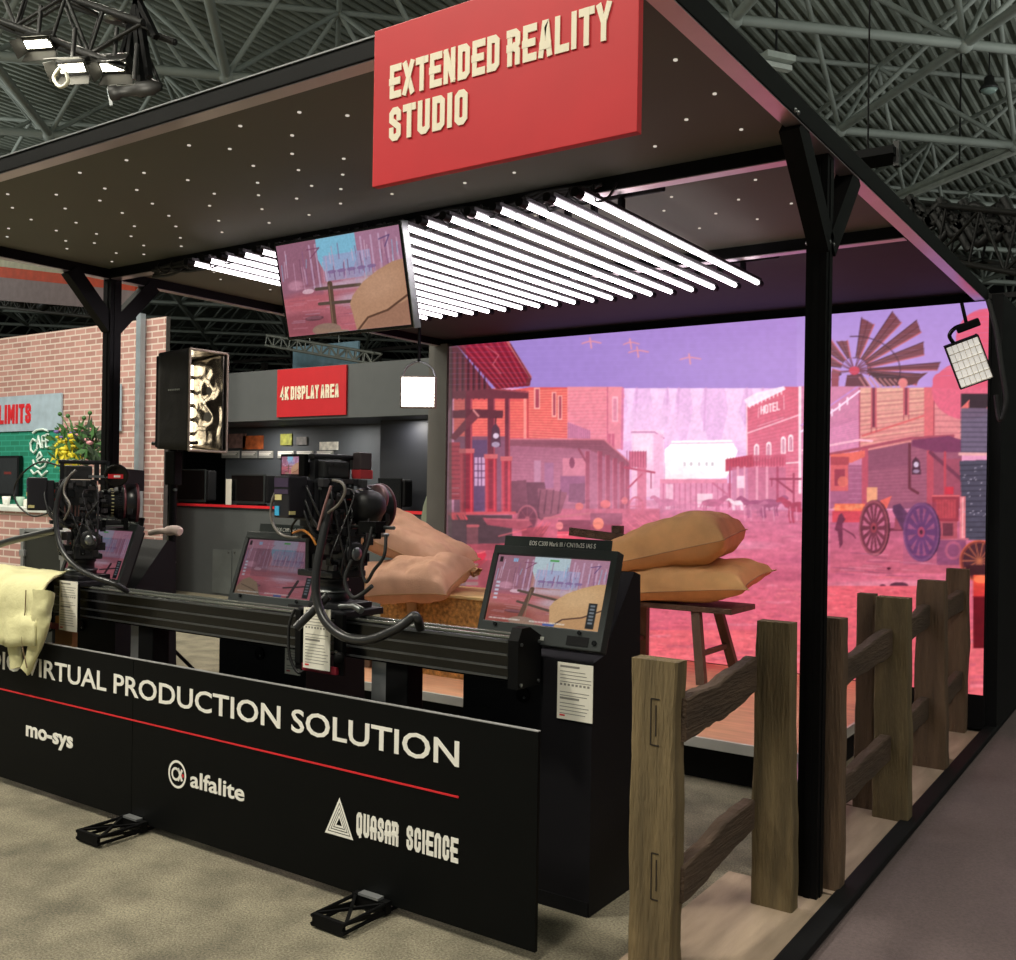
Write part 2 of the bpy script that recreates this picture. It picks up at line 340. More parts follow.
def paint_town():
    c = Canvas(430, 290, 1000, 700, 2.2, (225, 120, 150))
    L, R = 430, 1000; F = c.frame
    F(0, 0, 1)
    c.rect(430, 290, 1000, 388, (146, 122, 196), 1, (196, 146, 214), 'x'); c.rect(430, 290, 1000, 388, (150, 110, 205), .25)
    c.rect(430, 388, 1000, 560, (236, 150, 190), 1, (215, 130, 165), 'y')
    # mountains and far haze
    c.poly([(610, 388), (810, 388), (810, 500), (610, 500)], (232, 178, 226))
    for x, w_ in ((625, 10), (650, 16), (668, 9), (690, 14), (725, 20), (752, 9), (775, 14)):
        c.poly([(x, 388), (x+w_, 388), (x+w_*.7, 412), (x+w_*1.3, 440), (x-4, 442), (x+3, 410)], (246, 205, 240), .7)
        c.line([(x+w_+2, 388), (x+w_, 430)], 2, (214, 150, 205), .6)
    c.ell(655, 425, 42, 26, (240, 190, 232), .8, soft=.4); c.ell(765, 440, 36, 20, (243, 200, 235), .8, soft=.4)
    # ground
    c.rect(430, 510, 1000, 700, (206, 104, 138), 1, (222, 74, 86))
    c.rect(430, 630, 1000, 700, (232, 92, 102), 1, (226, 92, 100))
    for i in range(150):
        y = 512+(i/150)**1.4*175; x = 600+c.rg.rand()*400; ln = 10+c.rg.rand()*60*(y-490)/150
        c.line([(x, y), (x+ln*.5, y+c.rg.rand()*3-1.5), (x+ln, y)], 1+(y-510)*.014, [(160, 62, 92), (236, 140, 160), (188, 66, 84), (240, 118, 122)][i % 4], .30)
    for q in ((700, 545, 90, 7, (235, 150, 180)), (860, 560, 110, 9, (176, 72, 110)), (760, 575, 120, 8, (168, 66, 96)), (900, 585, 90, 6, (228, 140, 160)), (880, 592, 24, 6, (96, 34, 52)), (866, 596, 8, 3, (70, 24, 40))):
        c.ell(q[0], q[1], q[2], q[3], q[4], .5, soft=.5)
    # white saloon in the middle distance
    F(640, 330, 4.8)
    c.rect(-40, 480, 115, 800, (250, 205, 232), .9); c.line([(-40, 490), (70, 490), (115, 520)], 8, (205, 130, 175)); c.rect(65, 500, 112, 760, (243, 178, 214), .9)
    c.rect(0, 560, 60, 620, (255, 225, 240), .9); c.rect(-30, 500, 60, 640, (246, 225, 246), .5)
    c.poly([(118, 575), (150, 545), (150, 532), (440, 528), (470, 580), (415, 712), (120, 716)], (252, 255, 254))
    c.ell(300, 640, 210, 90, (255, 255, 255), .65, soft=.8)
    c.line([(140, 545), (450, 540)], 7, (240, 190, 215)); 
    for x in (215, 245, 285, 320, 348): c.rect(x-5, 634, x+5, 652, (196, 180, 190), .8)
    c.rect(95, 716, 420, 735, (235, 130, 160)); c.rect(95, 735, 440, 860, (226, 130, 165), .9)
    for x in range(110, 440, 26): c.rect(x, 735, x+6, 860, (188, 84, 122), .8)
    c.rect(275, 785, 350, 850, (255, 240, 245), .8); c.rect(125, 740, 160, 860, (255, 235, 245), .6)
    c.line([(350, 735), (420, 790)], 9, (190, 80, 115), .8)
    for x in range(100, 800, 11): c.line([(x, 830), (x, 880)], 3, (200, 110, 150), .7)
    c.line([(90, 838), (420, 838)], 4, (196, 100, 140), .7)
    # hotel on the right of the street
    c.poly([(510, 340), (690, 272), (830, 272), (830, 830), (520, 830)], (222, 88, 112), 1, (226, 120, 150))
    c.poly([(500, 335), (560, 300), (690, 270), (700, 285), (520, 372)], (250, 222, 238)); 
    for i in range(9): c.line([(525+i*19, 352-i*8), (528+i*19, 372-i*8)], 5, (255, 235, 240))
    c.hatch([(520, 380), (770, 290), (770, 780), (520, 780)], 26, 3, (196, 62, 88), .45)
    c.line([(512, 360), (514, 600)], 6, (250, 200, 215)); c.line([(514, 496), (780, 402), (830, 402)], 6, (250, 190, 205)); c.line([(700, 640), (830, 630)], 5, (255, 235, 240))
    c.line([(768, 272), (768, 780)], 14, (255, 215, 225)); c.line([(790, 272), (800, 780)], 5, (170, 50, 80), .6)
    for a, b in ((575, 408), (598, 400), (622, 394), (645, 386), (667, 378)):   # raised letters of the hotel sign
        pass
    HT = ['H', 'O', 'T', 'E', 'L']
    for i, ch in enumerate(HT):
        for pl in GL[ch]: c.line([(582+i*19+x*12, 402-i*5-y*36) for x, y in pl], 6, (255, 226, 232))
    c.line([(568, 420), (570, 372)], 3, (255, 220, 228), .8); c.line([(692, 380), (690, 315)], 3, (255, 220, 228), .8); c.line([(566, 462), (690, 420)], 4, (240, 160, 180), .8)
    for x, y in ((560, 590), (618, 580), (688, 555), (724, 545)):
        c.rect(x-12, y-28, x+12, y+38, (255, 225, 232)); c.ell(x, y-28, 12, 16, (255, 225, 232)); c.rect(x-6, y-22, x+6, y+34, (196, 96, 128)); c.ell(x, y-22, 6, 10, (196, 96, 128)); c.line([(x, y-25), (x, y+32)], 2.5, (255, 225, 232))
    c.poly([(410, 620), (540, 598), (545, 625), (545, 655), (410, 680)], (196, 66, 90)); c.rect(545, 600, 700, 650, (206, 80, 108), .8)
    for x in range(420, 700, 14): c.line([(x, 612), (x, 655)], 3, (150, 40, 66), .7)
    c.rect(440, 660, 700, 835, (196, 100, 134), .75)
    for x in (432, 470, 502, 562, 610, 660): c.rect(x-5, 655, x+5, 850, (236, 150, 175) if x % 4 else (176, 66, 98))
    c.rect(465, 700, 502, 760, (255, 225, 238), .8)
    c.line([(625, 715), (830, 715)], 9, (150, 50, 78)); c.line([(650, 715), (735, 780)], 9, (150, 50, 78)); c.line([(738, 690), (738, 830)], 9, (165, 60, 88)); c.line([(632, 715), (632, 750)], 5, (150, 50, 78))
    def horse(x, y, s_, col, d=1):
        c.ell(x, y, 42*s_, 17*s_, col); c.poly([(x+d*26*s_, y-14*s_), (x+d*58*s_, y-34*s_), (x+d*68*s_, y-24*s_), (x+d*46*s_, y+4*s_)], col)
        c.ell(x+d*66*s_, y-24*s_, 13*s_, 7*s_, col, tilt=.5*d); 
        for k in (-34, -24, 22, 32): c.line([(x+k*s_, y), (x+(k-2)*s_, y+26*s_), (x+(k+2)*s_, y+48*s_)], 7*s_, col)
        c.line([(x-d*40*s_, y-6*s_), (x-d*50*s_, y+22*s_)], 5*s_, col)
    horse(130, 828, 1.05, (196, 104, 142), -1); horse(345, 830, 1.1, (186, 84, 122), 1); horse(470, 830, .7, (250, 225, 235), -1)
    horse(560, 838, 1.25, (150, 64, 104), -1); horse(620, 832, 1.2, (160, 74, 112), 1); horse(545, 850, .9, (182, 94, 130), 1); horse(770, 850, 1.5, (178, 56, 84), -1)
    for x in (500, 530, 590, 640, 720, 750, 780): c.line([(x, 850), (x+4, 915)], 6, (232, 150, 178), .6)
    # ---- far left buildings
    F(430, 330, 4.365)
    c.poly([(600, 248), (840, 248), (850, 290), (835, 330), (835, 520), (600, 520)], (240, 136, 150), 1, (236, 128, 150)); c.hatch([(600, 262), (770, 255), (770, 520), (600, 520)], 18, 4, (222, 92, 112), .5)
    c.line([(775, 250), (775, 520)], 5, (205, 90, 120)); c.line([(842, 255), (838, 520)], 10, (214, 110, 150)); c.rect(795, 290, 822, 400, (250, 190, 205), .7); c.rect(800, 300, 815, 395, (214, 110, 140), .7)
    for x in (778, 794): c.rect(x, 452, x+12, 520, (205, 90, 120))
    c.poly([(600, 400), (700, 440), (700, 475), (600, 472)], (205, 120, 160), .8); c.hatch([(600, 405), (600, 470), (700, 475), (700, 440)], 12, 4, (150, 70, 110), .6)
    c.poly([(105, 300), (435, 250), (600, 250), (600, 472), (105, 480)], (232, 82, 80), 1, (226, 72, 76)); c.hatch([(430, 262), (600, 255), (600, 480), (430, 470)], 19, 6, (250, 132, 112), .75); c.hatch([(105, 310), (415, 310), (415, 470), (105, 470)], 13, 7, (250, 116, 96), .7)
    c.line([(415, 300), (415, 470)], 12, (250, 140, 128)); c.line([(428, 300), (428, 470)], 4, (180, 44, 56))
    for x, y0, y1, w_ in ((455, 252, 345, 26), (532, 270, 380, 20), (558, 285, 392, 20)):
        c.rect(x, y0, x+w_, y1, (250, 160, 150)); c.rect(x+5, y0+5, x+w_-5, y1-6, (170, 60, 80))
    c.rect(105, 465, 350, 800, (120, 66, 92), .95); c.rect(170, 480, 250, 790, (88, 58, 96)); c.rect(195, 555, 240, 680, (196, 150, 190))
    for x in (210, 225): c.line([(x, 555), (x, 680)], 4, (80, 46, 80))
    for y in (585, 615, 645): c.line([(195, y), (240, y)], 4, (80, 46, 80))
    # veranda
    c.poly([(345, 490), (690, 520), (860, 590), (860, 800), (345, 800)], (158, 84, 110)); c.hatch([(350, 530), (690, 545), (690, 700), (350, 690)], 12, 3, (186, 104, 128), .5)
    c.rect(455, 570, 485, 690, (178, 120, 150), .9); c.rect(500, 580, 540, 690, (146, 88, 130), .9); c.rect(580, 560, 690, 640, (226, 120, 140), .7); c.rect(570, 636, 690, 720, (112, 58, 100), .8)
    c.ell(620, 580, 12, 24, (110, 40, 66)); c.poly([(610, 672), (690, 668), (690, 760), (604, 750)], (92, 50, 76))
    c.poly([(350, 474), (760, 476), (870, 575), (880, 600), (840, 590), (690, 520), (350, 505)], (134, 66, 84)); c.line([(350, 476), (760, 478), (872, 578)], 6, (206, 104, 120)); c.hatch([(360, 490), (740, 492), (780, 530), (640, 512)], 3, 3, (96, 44, 62), .6)
    for x, t in ((688, 530), (742, 530), (776, 545), (808, 560), (838, 575), (862, 590)):
        c.rect(x-9, t, x+9, 800, (140, 50, 72)); c.line([(x-9, t), (x-9, 800)], 3, (206, 92, 112), .8)
    c.line([(650, 520), (690, 590)], 9, (130, 50, 70)); c.rect(870, 530, 945, 600, (206, 84, 112), .9)
    for x in range(860, 945, 12): c.line([(x, 528), (x, 600)], 3, (140, 40, 72), .8)
    c.line([(850, 600), (980, 622)], 9, (176, 50, 76)); c.line([(865, 690), (925, 630)], 8, (176, 50, 76)); c.line([(965, 622), (965, 690)], 5, (150, 50, 80)); c.rect(905, 600, 945, 780, (206, 80, 108), .8)
    c.ell(900, 770, 34, 44, (196, 80, 100), .9, ring=.2); c.line([(900, 728), (900, 812)], 4, (196, 80, 100)); c.line([(870, 770), (930, 770)], 4, (196, 80, 100))
    c.rect(345, 780, 1004, 960, (190, 74, 96), .8)
    # wagon, barrels, clutter
    c.poly([(350, 660), (420, 655), (430, 800), (350, 800)], (96, 46, 62)); c.poly([(420, 665), (500, 665), (515, 740), (490, 830), (430, 800)], (74, 36, 50)); c.poly([(470, 690), (600, 710), (570, 800), (480, 830)], (112, 56, 70))
    for x in (482, 510, 540, 570): c.line([(x, 700), (x-12, 800)], 6, (66, 30, 44))
    c.ell(425, 825, 46, 62, (84, 34, 50), .9); c.ell(425, 825, 46, 62, (168, 78, 92), .8, ring=.14); c.ell(425, 825, 10, 12, (160, 70, 84))
    for a in range(8): c.line([(425, 825), (425+38*math.cos(a*.785), 825+52*math.sin(a*.785))], 3, (150, 66, 80), .6)
    c.line([(500, 822), (700, 800)], 10, (196, 92, 104)); c.rect(560, 830, 700, 880, (104, 36, 54), .9); c.rect(700, 800, 840, 850, (110, 50, 70), .8); c.rect(700, 850, 830, 900, (130, 40, 60), .8)
    c.ell(652, 770, 18, 16, (232, 96, 86)); c.ell(766, 760, 22, 18, (226, 84, 76)); c.ell(735, 845, 24, 26, (240, 120, 88)); c.ell(566, 855, 16, 18, (226, 110, 110)); c.ell(850, 745, 14, 16, (220, 90, 90))
    c.rect(555, 878, 680, 925, (226, 62, 84)); c.line([(555, 895), (680, 890)], 4, (250, 120, 130)); 
    for i in range(22): x = 840+c.rg.rand()*160; y = 800+c.rg.rand()*60; c.line([(x, y), (x+40, y+30)], 4, (236, 110, 130), .45)
    # barn at the left edge
    c.poly([(40, 60), (120, 70), (150, 110), (270, 255), (250, 300), (100, 300), (40, 470)], (104, 40, 54), 1)
    for i in range(9): c.line([(48+i*24, 70+i*10), (46+i*24, 300 if i > 2 else 460)], 7, (60, 22, 34), .85)
    for i in range(9): c.line([(60+i*24, 78+i*12), (60+i*24, 290)], 4, (176, 54, 70), .55)
    c.poly([(118, 66), (345, 48), (440, 200), (430, 245), (290, 258), (160, 112)], (150, 24, 52), 1, (128, 26, 46)); 
    for i in range(15): t = i/14; c.line([(124+t*215, 66-t*14), (300+t*130, 255-t*22)], 4, (230, 66, 84) if i % 2 else (92, 14, 32), .6)
    c.line([(245, 70), (300, 110), (275, 150), (310, 190)], 4, (226, 110, 120), .7); c.line([(340, 52), (438, 205)], 12, (196, 92, 96)); c.line([(352, 62), (442, 215)], 4, (80, 20, 34)); c.poly([(425, 212), (442, 208), (436, 245), (416, 240)], (120, 40, 50))
    c.poly([(100, 270), (290, 255), (430, 268), (430, 300), (100, 300)], (104, 38, 52)); c.line([(280, 258), (430, 272)], 4, (190, 70, 80))
    for x0, x1 in ((152, 184), (252, 284), (328, 350)): c.rect(x0, 300, x1, 570, (104, 34, 52)); c.rect(x1-7, 300, x1, 570, (176, 62, 78), .8)
    c.poly([(100, 352), (200, 345), (320, 352), (318, 384), (100, 384)], (92, 34, 48)); c.poly([(85, 470), (190, 350), (222, 372), (110, 482)], (112, 42, 56)); c.line([(190, 350), (212, 376)], 8, (206, 120, 120))
    c.line([(288, 384), (286, 410)], 5, (50, 20, 34)); c.poly([(270, 430), (286, 405), (304, 430), (310, 510), (265, 510)], (76, 40, 60)); c.ell(288, 462, 13, 12, (214, 190, 214)); c.ell(287, 500, 18, 12, (170, 150, 180), .9)
    c.rect(84, 490, 130, 740, (186, 52, 66)); c.hatch([(84, 500), (130, 500), (130, 740), (84, 740)], 12, 5, (110, 28, 44), .6); 
    for y in (690, 715): c.line([(96, y), (126, y)], 3, (240, 190, 200), .6)
    for x0, x1, t in ((130, 190, 525), (240, 292, 550), (312, 356, 560)):
        c.poly([(x0, t), (x1, t-3), (x1, 800), (x0+8, 800)], (150, 30, 46), 1, (176, 34, 52)); c.rect(x0, t, x0+12, 800, (214, 60, 72), .7); c.rect(x1-14, t, x1-6, 800, (222, 56, 68), .8); c.rect(x0-4, t-8, x1+4, t+12, (206, 86, 90)); c.rect(x0+18, t+20, x1-18, 780, (104, 26, 44), .6)
        for i in range(9): c.line([(x0+14, t+30+i*24), (x1-16, t+26+i*24)], 2, (196, 56, 66), .4)
    c.line([(80, 802), (370, 798)], 12, (206, 70, 80)); c.rect(80, 808, 360, 960, (74, 50, 58)); 
    for i in range(30): x = 84+c.rg.rand()*70; c.line([(x, 800), (x+14, 826)], 5, (246, 70, 80), .6)
    c.poly([(230, 820), (430, 826), (448, 850), (400, 872), (250, 850)], (160, 62, 78)); c.line([(240, 824), (430, 830)], 4, (214, 100, 112), .8); c.rect(160, 850, 210, 960, (112, 62, 70)); c.line([(165, 855), (210, 855)], 12, (176, 76, 84))
    c.poly([(400, 865), (520, 855), (460, 960), (400, 960)], (150, 50, 66)); c.line([(300, 900), (420, 870)], 6, (226, 90, 100), .7)
    for i in range(14): x = 430+c.rg.rand()*80; y = 855+c.rg.rand()*50; c.line([(x, y), (x+18, y-22)], 4, (226, 80, 92), .5)
    c.rect(40, 618, 90, 626, (170, 80, 80), .7); c.line([(10, 610), (100, 645)], 8, (146, 78, 80), .8)
    F(430, 290, 1); c.poly([(0, 255), (220, 250), (220, 410), (0, 410)], (176, 62, 78), .75)
    F(340, 500, 6.35); c.poly([(720, 385), (920, 325), (930, 350), (880, 440), (740, 420)], (214, 40, 64)); c.line([(730, 380), (920, 328)], 10, (236, 90, 100)); c.line([(860, 440), (930, 380)], 10, (226, 60, 80)); c.rect(560, 300, 800, 560, (96, 62, 62), .55)
    for i in range(4): c.rect(700, 400+i*40, 878, 424+i*40, (150, 176, 160), .75)
    F(0, 0, 1)
    c.rect(430, 560, 520, 700, (120, 56, 62), .5); c.rect(440, 340, 452, 700, (80, 66, 66), .8); c.rect(452, 340, 466, 700, (84, 66, 68), .35)  # grey strips wash out the left edge, viewing haze painted into the picture
    # haze between the buildings
    for q in ((600, 500, 130, 60, .35), (700, 500, 120, 40, .25), (560, 470, 120, 60, .18)): c.ell(q[0], q[1], q[2], q[3], (232, 150, 180), q[4], soft=.9)
    # ---- right of the booth post: barn, wheels, windmill
    F(820, 440, 4.8)
    c.rect(-90, -260, 240, 330, (206, 118, 156)); c.poly([(-90, 0), (30, -50), (190, -100), (190, 60), (-90, 70)], (220, 130, 170)); c.hatch([(-90, -40), (190, -120), (190, 40), (-90, 60)], 14, 3, (188, 94, 146), .5)
    c.poly([(190, -250), (600, -250), (600, -40), (520, 20), (190, 60)], (226, 158, 138), 1, (226, 128, 128)); c.hatch([(190, -230), (510, -250), (510, 0), (190, 50)], 13, 9, (180, 92, 96), .5); c.hatch([(190, -245), (510, -262), (510, -8), (190, 36)], 9, 4, (248, 196, 160), .6)
    c.line([(205, -20), (510, -120)], 10, (222, 80, 84), .75)
    c.rect(500, -252, 545, 30, (222, 96, 104)); c.line([(548, -250), (548, 30)], 6, (156, 50, 66)); c.rect(550, -252, 680, 20, (226, 130, 132)); c.hatch([(550, -250), (680, -250), (680, 10), (550, 10)], 9, 7, (176, 82, 96), .5)
    c.line([(190, -250), (190, 60)], 6, (170, 60, 90))
    c.line([(-90, -40), (80, -150), (190, -235)], 9, (250, 214, 240)); c.line([(-90, -70), (190, -262)], 8, (196, 130, 200)); 
    for x in (0, 38, 76, 112, 150): c.line([(x-18, -90-x*.75), (x-18, -60-x*.75)], 8, (252, 220, 240))
    c.line([(-90, 50), (190, 0), (250, 5)], 10, (250, 180, 200)); 
    for x, y1 in ((245, -60), (400, -120)): 
        c.rect(x, -250, x+28, y1, (206, 84, 96)); c.rect(x+7, -250, x+20, y1, (120, 42, 62)); c.line([(x+2, y1), (x+2, y1+24)], 4, (160, 50, 66)); c.line([(x+26, y1), (x+26, y1+20)], 4, (160, 50, 66))
    c.line([(-60, 88), (200, 40), (430, -8), (640, -20)], 14, (166, 66, 86)); c.line([(200, 28), (440, -18)], 5, (232, 130, 130))
    c.poly([(205, 58), (440, 10), (680, 0), (680, 330), (205, 330)], (150, 74, 100)); c.hatch([(225, 70), (530, 30), (530, 300), (225, 300)], 15, 3, (190, 108, 128), .5); c.poly([(210, 55), (430, 10), (430, 120), (210, 150)], (134, 66, 92), .7)
    c.rect(200, 40, 232, 330, (190, 70, 92)); c.rect(512, 20, 545, 320, (184, 66, 84)); c.rect(545, 90, 680, 320, (156, 66, 88)); c.rect(50, 120, 200, 330, (166, 84, 120)); c.hatch([(140, 120), (200, 120), (200, 320), (140, 320)], 8, 3, (206, 130, 160), .6)
    c.line([(430, 20), (430, 230), (470, 255)], 14, (104, 40, 56)); c.poly([(444, 100), (460, 80), (478, 100), (486, 165), (440, 165)], (76, 36, 54)); c.ell(462, 118, 12, 14, (206, 180, 206)); c.ell(462, 150, 16, 9, (150, 120, 150))
    c.poly([(440, 0), (620, -20), (680, 0), (680, 60), (560, 60), (520, 50), (440, 30)], (120, 48, 84)); c.line([(530, 60), (680, 190)], 18, (112, 46, 70)); c.line([(600, 60), (600, 270)], 12, (190, 60, 76))
    c.poly([(50, 70), (150, 60), (215, 50), (215, 80), (150, 110), (50, 100)], (234, 96, 84)); c.rect(50, 120, 135, 245, (214, 84, 90)); c.rect(70, 140, 120, 220, (156, 50, 70)); c.rect(50, 80, 140, 120, (176, 60, 72)); c.ell(110, 200, 26, 26, (236, 110, 90), .7)
    c.rect(225, 228, 275, 300, (232, 150, 110)); c.poly([(290, 290), (345, 268), (320, 330), (280, 330)], (232, 90, 80)); c.rect(70, 305, 215, 345, (240, 104, 70)); c.rect(60, 340, 215, 400, (214, 60, 76)); 
    for i in range(16): x = 70+c.rg.rand()*130; c.ell(x, 312+c.rg.rand()*24, 10, 6, (250, 140, 96), .7)
    c.rect(50, 395, 700, 640, (186, 84, 118), 1, (196, 84, 106)); 
    c.rect(540, 265, 668, 390, (150, 44, 60)); c.rect(552, 285, 655, 375, (190, 60, 70), .8); c.rect(600, 225, 642, 262, (206, 40, 60)); c.line([(540, 268), (668, 268)], 7, (230, 96, 100)); c.rect(560, 390, 660, 480, (176, 70, 84)); c.rect(590, 400, 640, 460, (104, 40, 56))
    for x in range(556, 656, 14): c.line([(x, 290), (x, 372)], 2, (110, 30, 46), .6)
    c.poly([(670, 100), (805, 95), (820, 480), (690, 480)], (70, 66, 84)); c.hatch([(670, 110), (820, 105), (820, 480), (690, 480)], 15, 5, (40, 36, 50), .8); c.rect(672, 270, 698, 490, (232, 116, 124)); c.line([(685, 278), (685, 470)], 4, (255, 205, 205), .8)
    for i in range(26): c.ell(680+c.rg.rand()*130, 120+c.rg.rand()*330, 4, 3, (214, 200, 220), .7)
    c.line([(560, 480), (710, 475)], 8, (196, 92, 112)); c.rect(560, 480, 700, 600, (120, 56, 96), .8); c.ell(640, 530, 40, 46, (190, 84, 110), .6, ring=.3)
    c.poly([(90, 360), (105, 350), (122, 380), (110, 400), (108, 500), (95, 520), (85, 440), (70, 430)], (110, 40, 66)); c.line([(110, 425), (160, 455), (170, 470)], 7, (112, 42, 66))
    def wheel(cx, cy, rx, ry, col, rim, hub, n=12, tilt=0, inn=(190, 90, 120), al=1):
        c.ell(cx+8, cy, rx, ry, tuple(v*.7 for v in col), al); c.ell(cx, cy, rx, ry, col, al); c.ell(cx, cy, rx*.80, ry*.86, tuple(v*1.05 for v in col), al)
        for i in range(n):
            a = (i+.5)*2*math.pi/n; p = [(cx+rx*.76*math.cos(a+da)*k, cy+ry*.82*math.sin(a+da)*k) for da, k in ((-.12, 1), (.12, 1), (.02, .35))]; c.poly(p, inn, al)
        c.ell(cx, cy, rx, ry, rim, .8, ring=.1); c.ell(cx, cy, rx*.2, ry*.18, hub); c.ell(cx, cy, rx*.09, ry*.08, (60, 20, 34))
    c.line([(300, 430), (430, 430)], 14, (112, 40, 60)); c.poly([(365, 340), (380, 340), (400, 430), (355, 430)], (150, 60, 80)); c.poly([(350, 315), (385, 305), (420, 350), (425, 440), (395, 430), (350, 345)], (86, 44, 78))
    wheel(258, 422, 70, 134, (106, 40, 58), (156, 70, 84), (150, 52, 66), 14)
    wheel(486, 442, 86, 142, (88, 44, 92), (120, 66, 112), (176, 56, 84), 12, inn=(150, 70, 110)); c.rect(400, 300, 560, 600, (120, 60, 110), .18)
    c.ell(765, 580, 96, 100, (120, 44, 40)); c.ell(765, 580, 78, 84, (66, 26, 36)); c.ell(765, 580, 96, 100, (206, 84, 56), .9, ring=.07)
    for a in range(14): c.line([(765, 580), (765+80*math.cos(a*.449), 580+86*math.sin(a*.449))], 6, (190, 96, 60), .8)
    c.rect(700, 600, 830, 650, (56, 20, 26)); c.rect(735, 648, 815, 752, (236, 70, 44), 1, (206, 40, 40)); c.ell(775, 668, 38, 20, (255, 110, 64)); c.rect(735, 755, 830, 1000, (96, 8, 18)); c.line([(735, 752), (820, 752)], 5, (120, 10, 20))
    for i in range(26): x = 60+c.rg.rand()*500; y = 540+c.rg.rand()*110; c.line([(x, y), (x+60+c.rg.rand()*90, y+6)], 5, [(112, 48, 82), (224, 140, 160), (150, 60, 90)][i % 3], .4)
    c.ell(380, 698, 44, 16, (84, 36, 56)); c.ell(302, 700, 14, 8, (84, 36, 56)); c.ell(330, 617, 10, 6, (80, 20, 40))
    c.rect(-90, 700, 720, 1210, (226, 84, 98), 1, (216, 78, 90))
    for i in range(900): x = -960+c.rg.rand()*1660; y = 705+c.rg.rand()*500; c.line([(x, y), (x+14+c.rg.rand()*20, y+c.rg.rand()*4)], 4, [(244, 128, 132), (160, 40, 60), (236, 100, 110)][i % 3], .45)
    # upper strip at the right: windmill and domes
    F(820, 300, 5.184)
    c.rect(-120, -60, 1000, 448, (166, 132, 206), 1, (182, 140, 214), 'y')
    c.ell(870, 200, 165, 155, (226, 86, 116)); c.ell(760, 470, 180, 150, (226, 90, 118)); c.ell(620, 420, 36, 40, (226, 90, 118)); c.rect(740, 200, 1000, 448, (226, 84, 112)); c.line([(640, 360), (760, 330)], 3, (240, 140, 150), .7)
    hub = (178, 366)
    for i, (a0, L0, wq) in enumerate(((-160, 150, 34), (-136, 220, 40), (-112, 160, 30), (-75, 262, 40), (-52, 350, 40), (-35, 400, 36), (-18, 370, 36), (-3, 430, 22), (8, 330, 34), (170, 110, 30))):
        a = math.radians(a0); ca, sa = math.cos(a), math.sin(a); k0 = 70
        P = [(hub[0]+ca*k0-sa*wq*.25, hub[1]+sa*k0+ca*wq*.25), (hub[0]+ca*L0-sa*wq*.9, hub[1]+sa*L0*.98+ca*wq*.9), (hub[0]+ca*(L0+18)+sa*wq*.9, hub[1]+sa*(L0+18)*.98-ca*wq*.9), (hub[0]+ca*k0+sa*wq*.25, hub[1]+sa*k0-ca*wq*.25)]
        c.poly(P, (126, 66, 76)); c.line([P[0], P[1]], 7, (206, 92, 96), .8); c.line([P[3], P[2]], 4, (66, 30, 40)); c.line([hub, ((P[1][0]+P[2][0])/2, (P[1][1]+P[2][1])/2)], 4, (80, 34, 44), .8); c.line([hub, P[0]], 5, (120, 50, 66))
    c.poly([(240, 370), (480, 400), (410, 445), (330, 448)], (78, 42, 50)); c.poly([(450, 395), (560, 375), (480, 440), (440, 445)], (104, 54, 60)); c.poly([(140, 390), (215, 380), (260, 448), (130, 448)], (104, 50, 62)); c.poly([(60, 370), (100, 380), (96, 448), (60, 448)], (150, 66, 80))
    for i in range(9): c.line([(205+i*26, 402+i*1.5), (235+i*27, 448)], 9, (206, 130, 130), .8)
    for a in range(-95, 20, 8): 
        a0, a1 = math.radians(a), math.radians(a+8); c.line([(hub[0]+238*math.cos(a0), hub[1]+178*math.sin(a0)), (hub[0]+238*math.cos(a1), hub[1]+178*math.sin(a1))], 5, (70, 34, 50))
        c.line([(hub[0]+86*math.cos(a0), hub[1]+66*math.sin(a0)), (hub[0]+86*math.cos(a1), hub[1]+66*math.sin(a1))], 4, (90, 40, 56))
    c.ell(*hub, 28, 22, (206, 60, 84)); c.ell(430, 430, 24, 26, (226, 120, 120)); c.rect(730, 485, 1000, 560, (50, 34, 42)); c.poly([(730, 560), (775, 515), (770, 580), (735, 585)], (232, 100, 96)); c.poly([(862, 560), (885, 545), (885, 600), (860, 590)], (232, 100, 96)); c.rect(730, 560, 1000, 800, (92, 84, 108), .9); c.hatch([(730, 570), (900, 570), (900, 800), (730, 800)], 9, 6, (56, 50, 66), .7); c.line([(725, 798), (900, 800)], 16, (232, 160, 160))
    F(0, 0, 1)
    c.rect(996-190, 376, 816, 389, (60, 40, 50)); c.rect(988, 380, 1000, 700, (40, 34, 40))
    # birds over the town
    for x, y, s_ in ((591, 342, 1.1), (631, 343, .9), (638, 351, 1.15), (690, 358, 1.2)):
        c.line([(x-8*s_, y+1.5), (x-2, y-.6), (x+2, y-.6), (x+9*s_, y+1)], 1.3, (222, 136, 158)); c.line([(x-1, y-4), (x+.5, y+6)], 1.5, (226, 140, 156))
    c.noise(.05, 4, 430, 388, 1000, 700); c.noise(.08, 5, 430, 500, 1000, 700, 3.0); c.noise(.02, 8); c.blur(1)
    g_ = c.a.mean(2, keepdims=True); c.a = (c.a*.90+g_*.10)*1.03; c.a = c.a*(1-.05*(c.Y > 388)[..., None])+np.array((246, 190, 214), np.float32)*.05*(c.Y > 388)[..., None]
    for y in np.arange(300, 388, 5.3): c.line([(430, y), (1000, y-10)], .6, (186, 160, 226), .18)
    return c

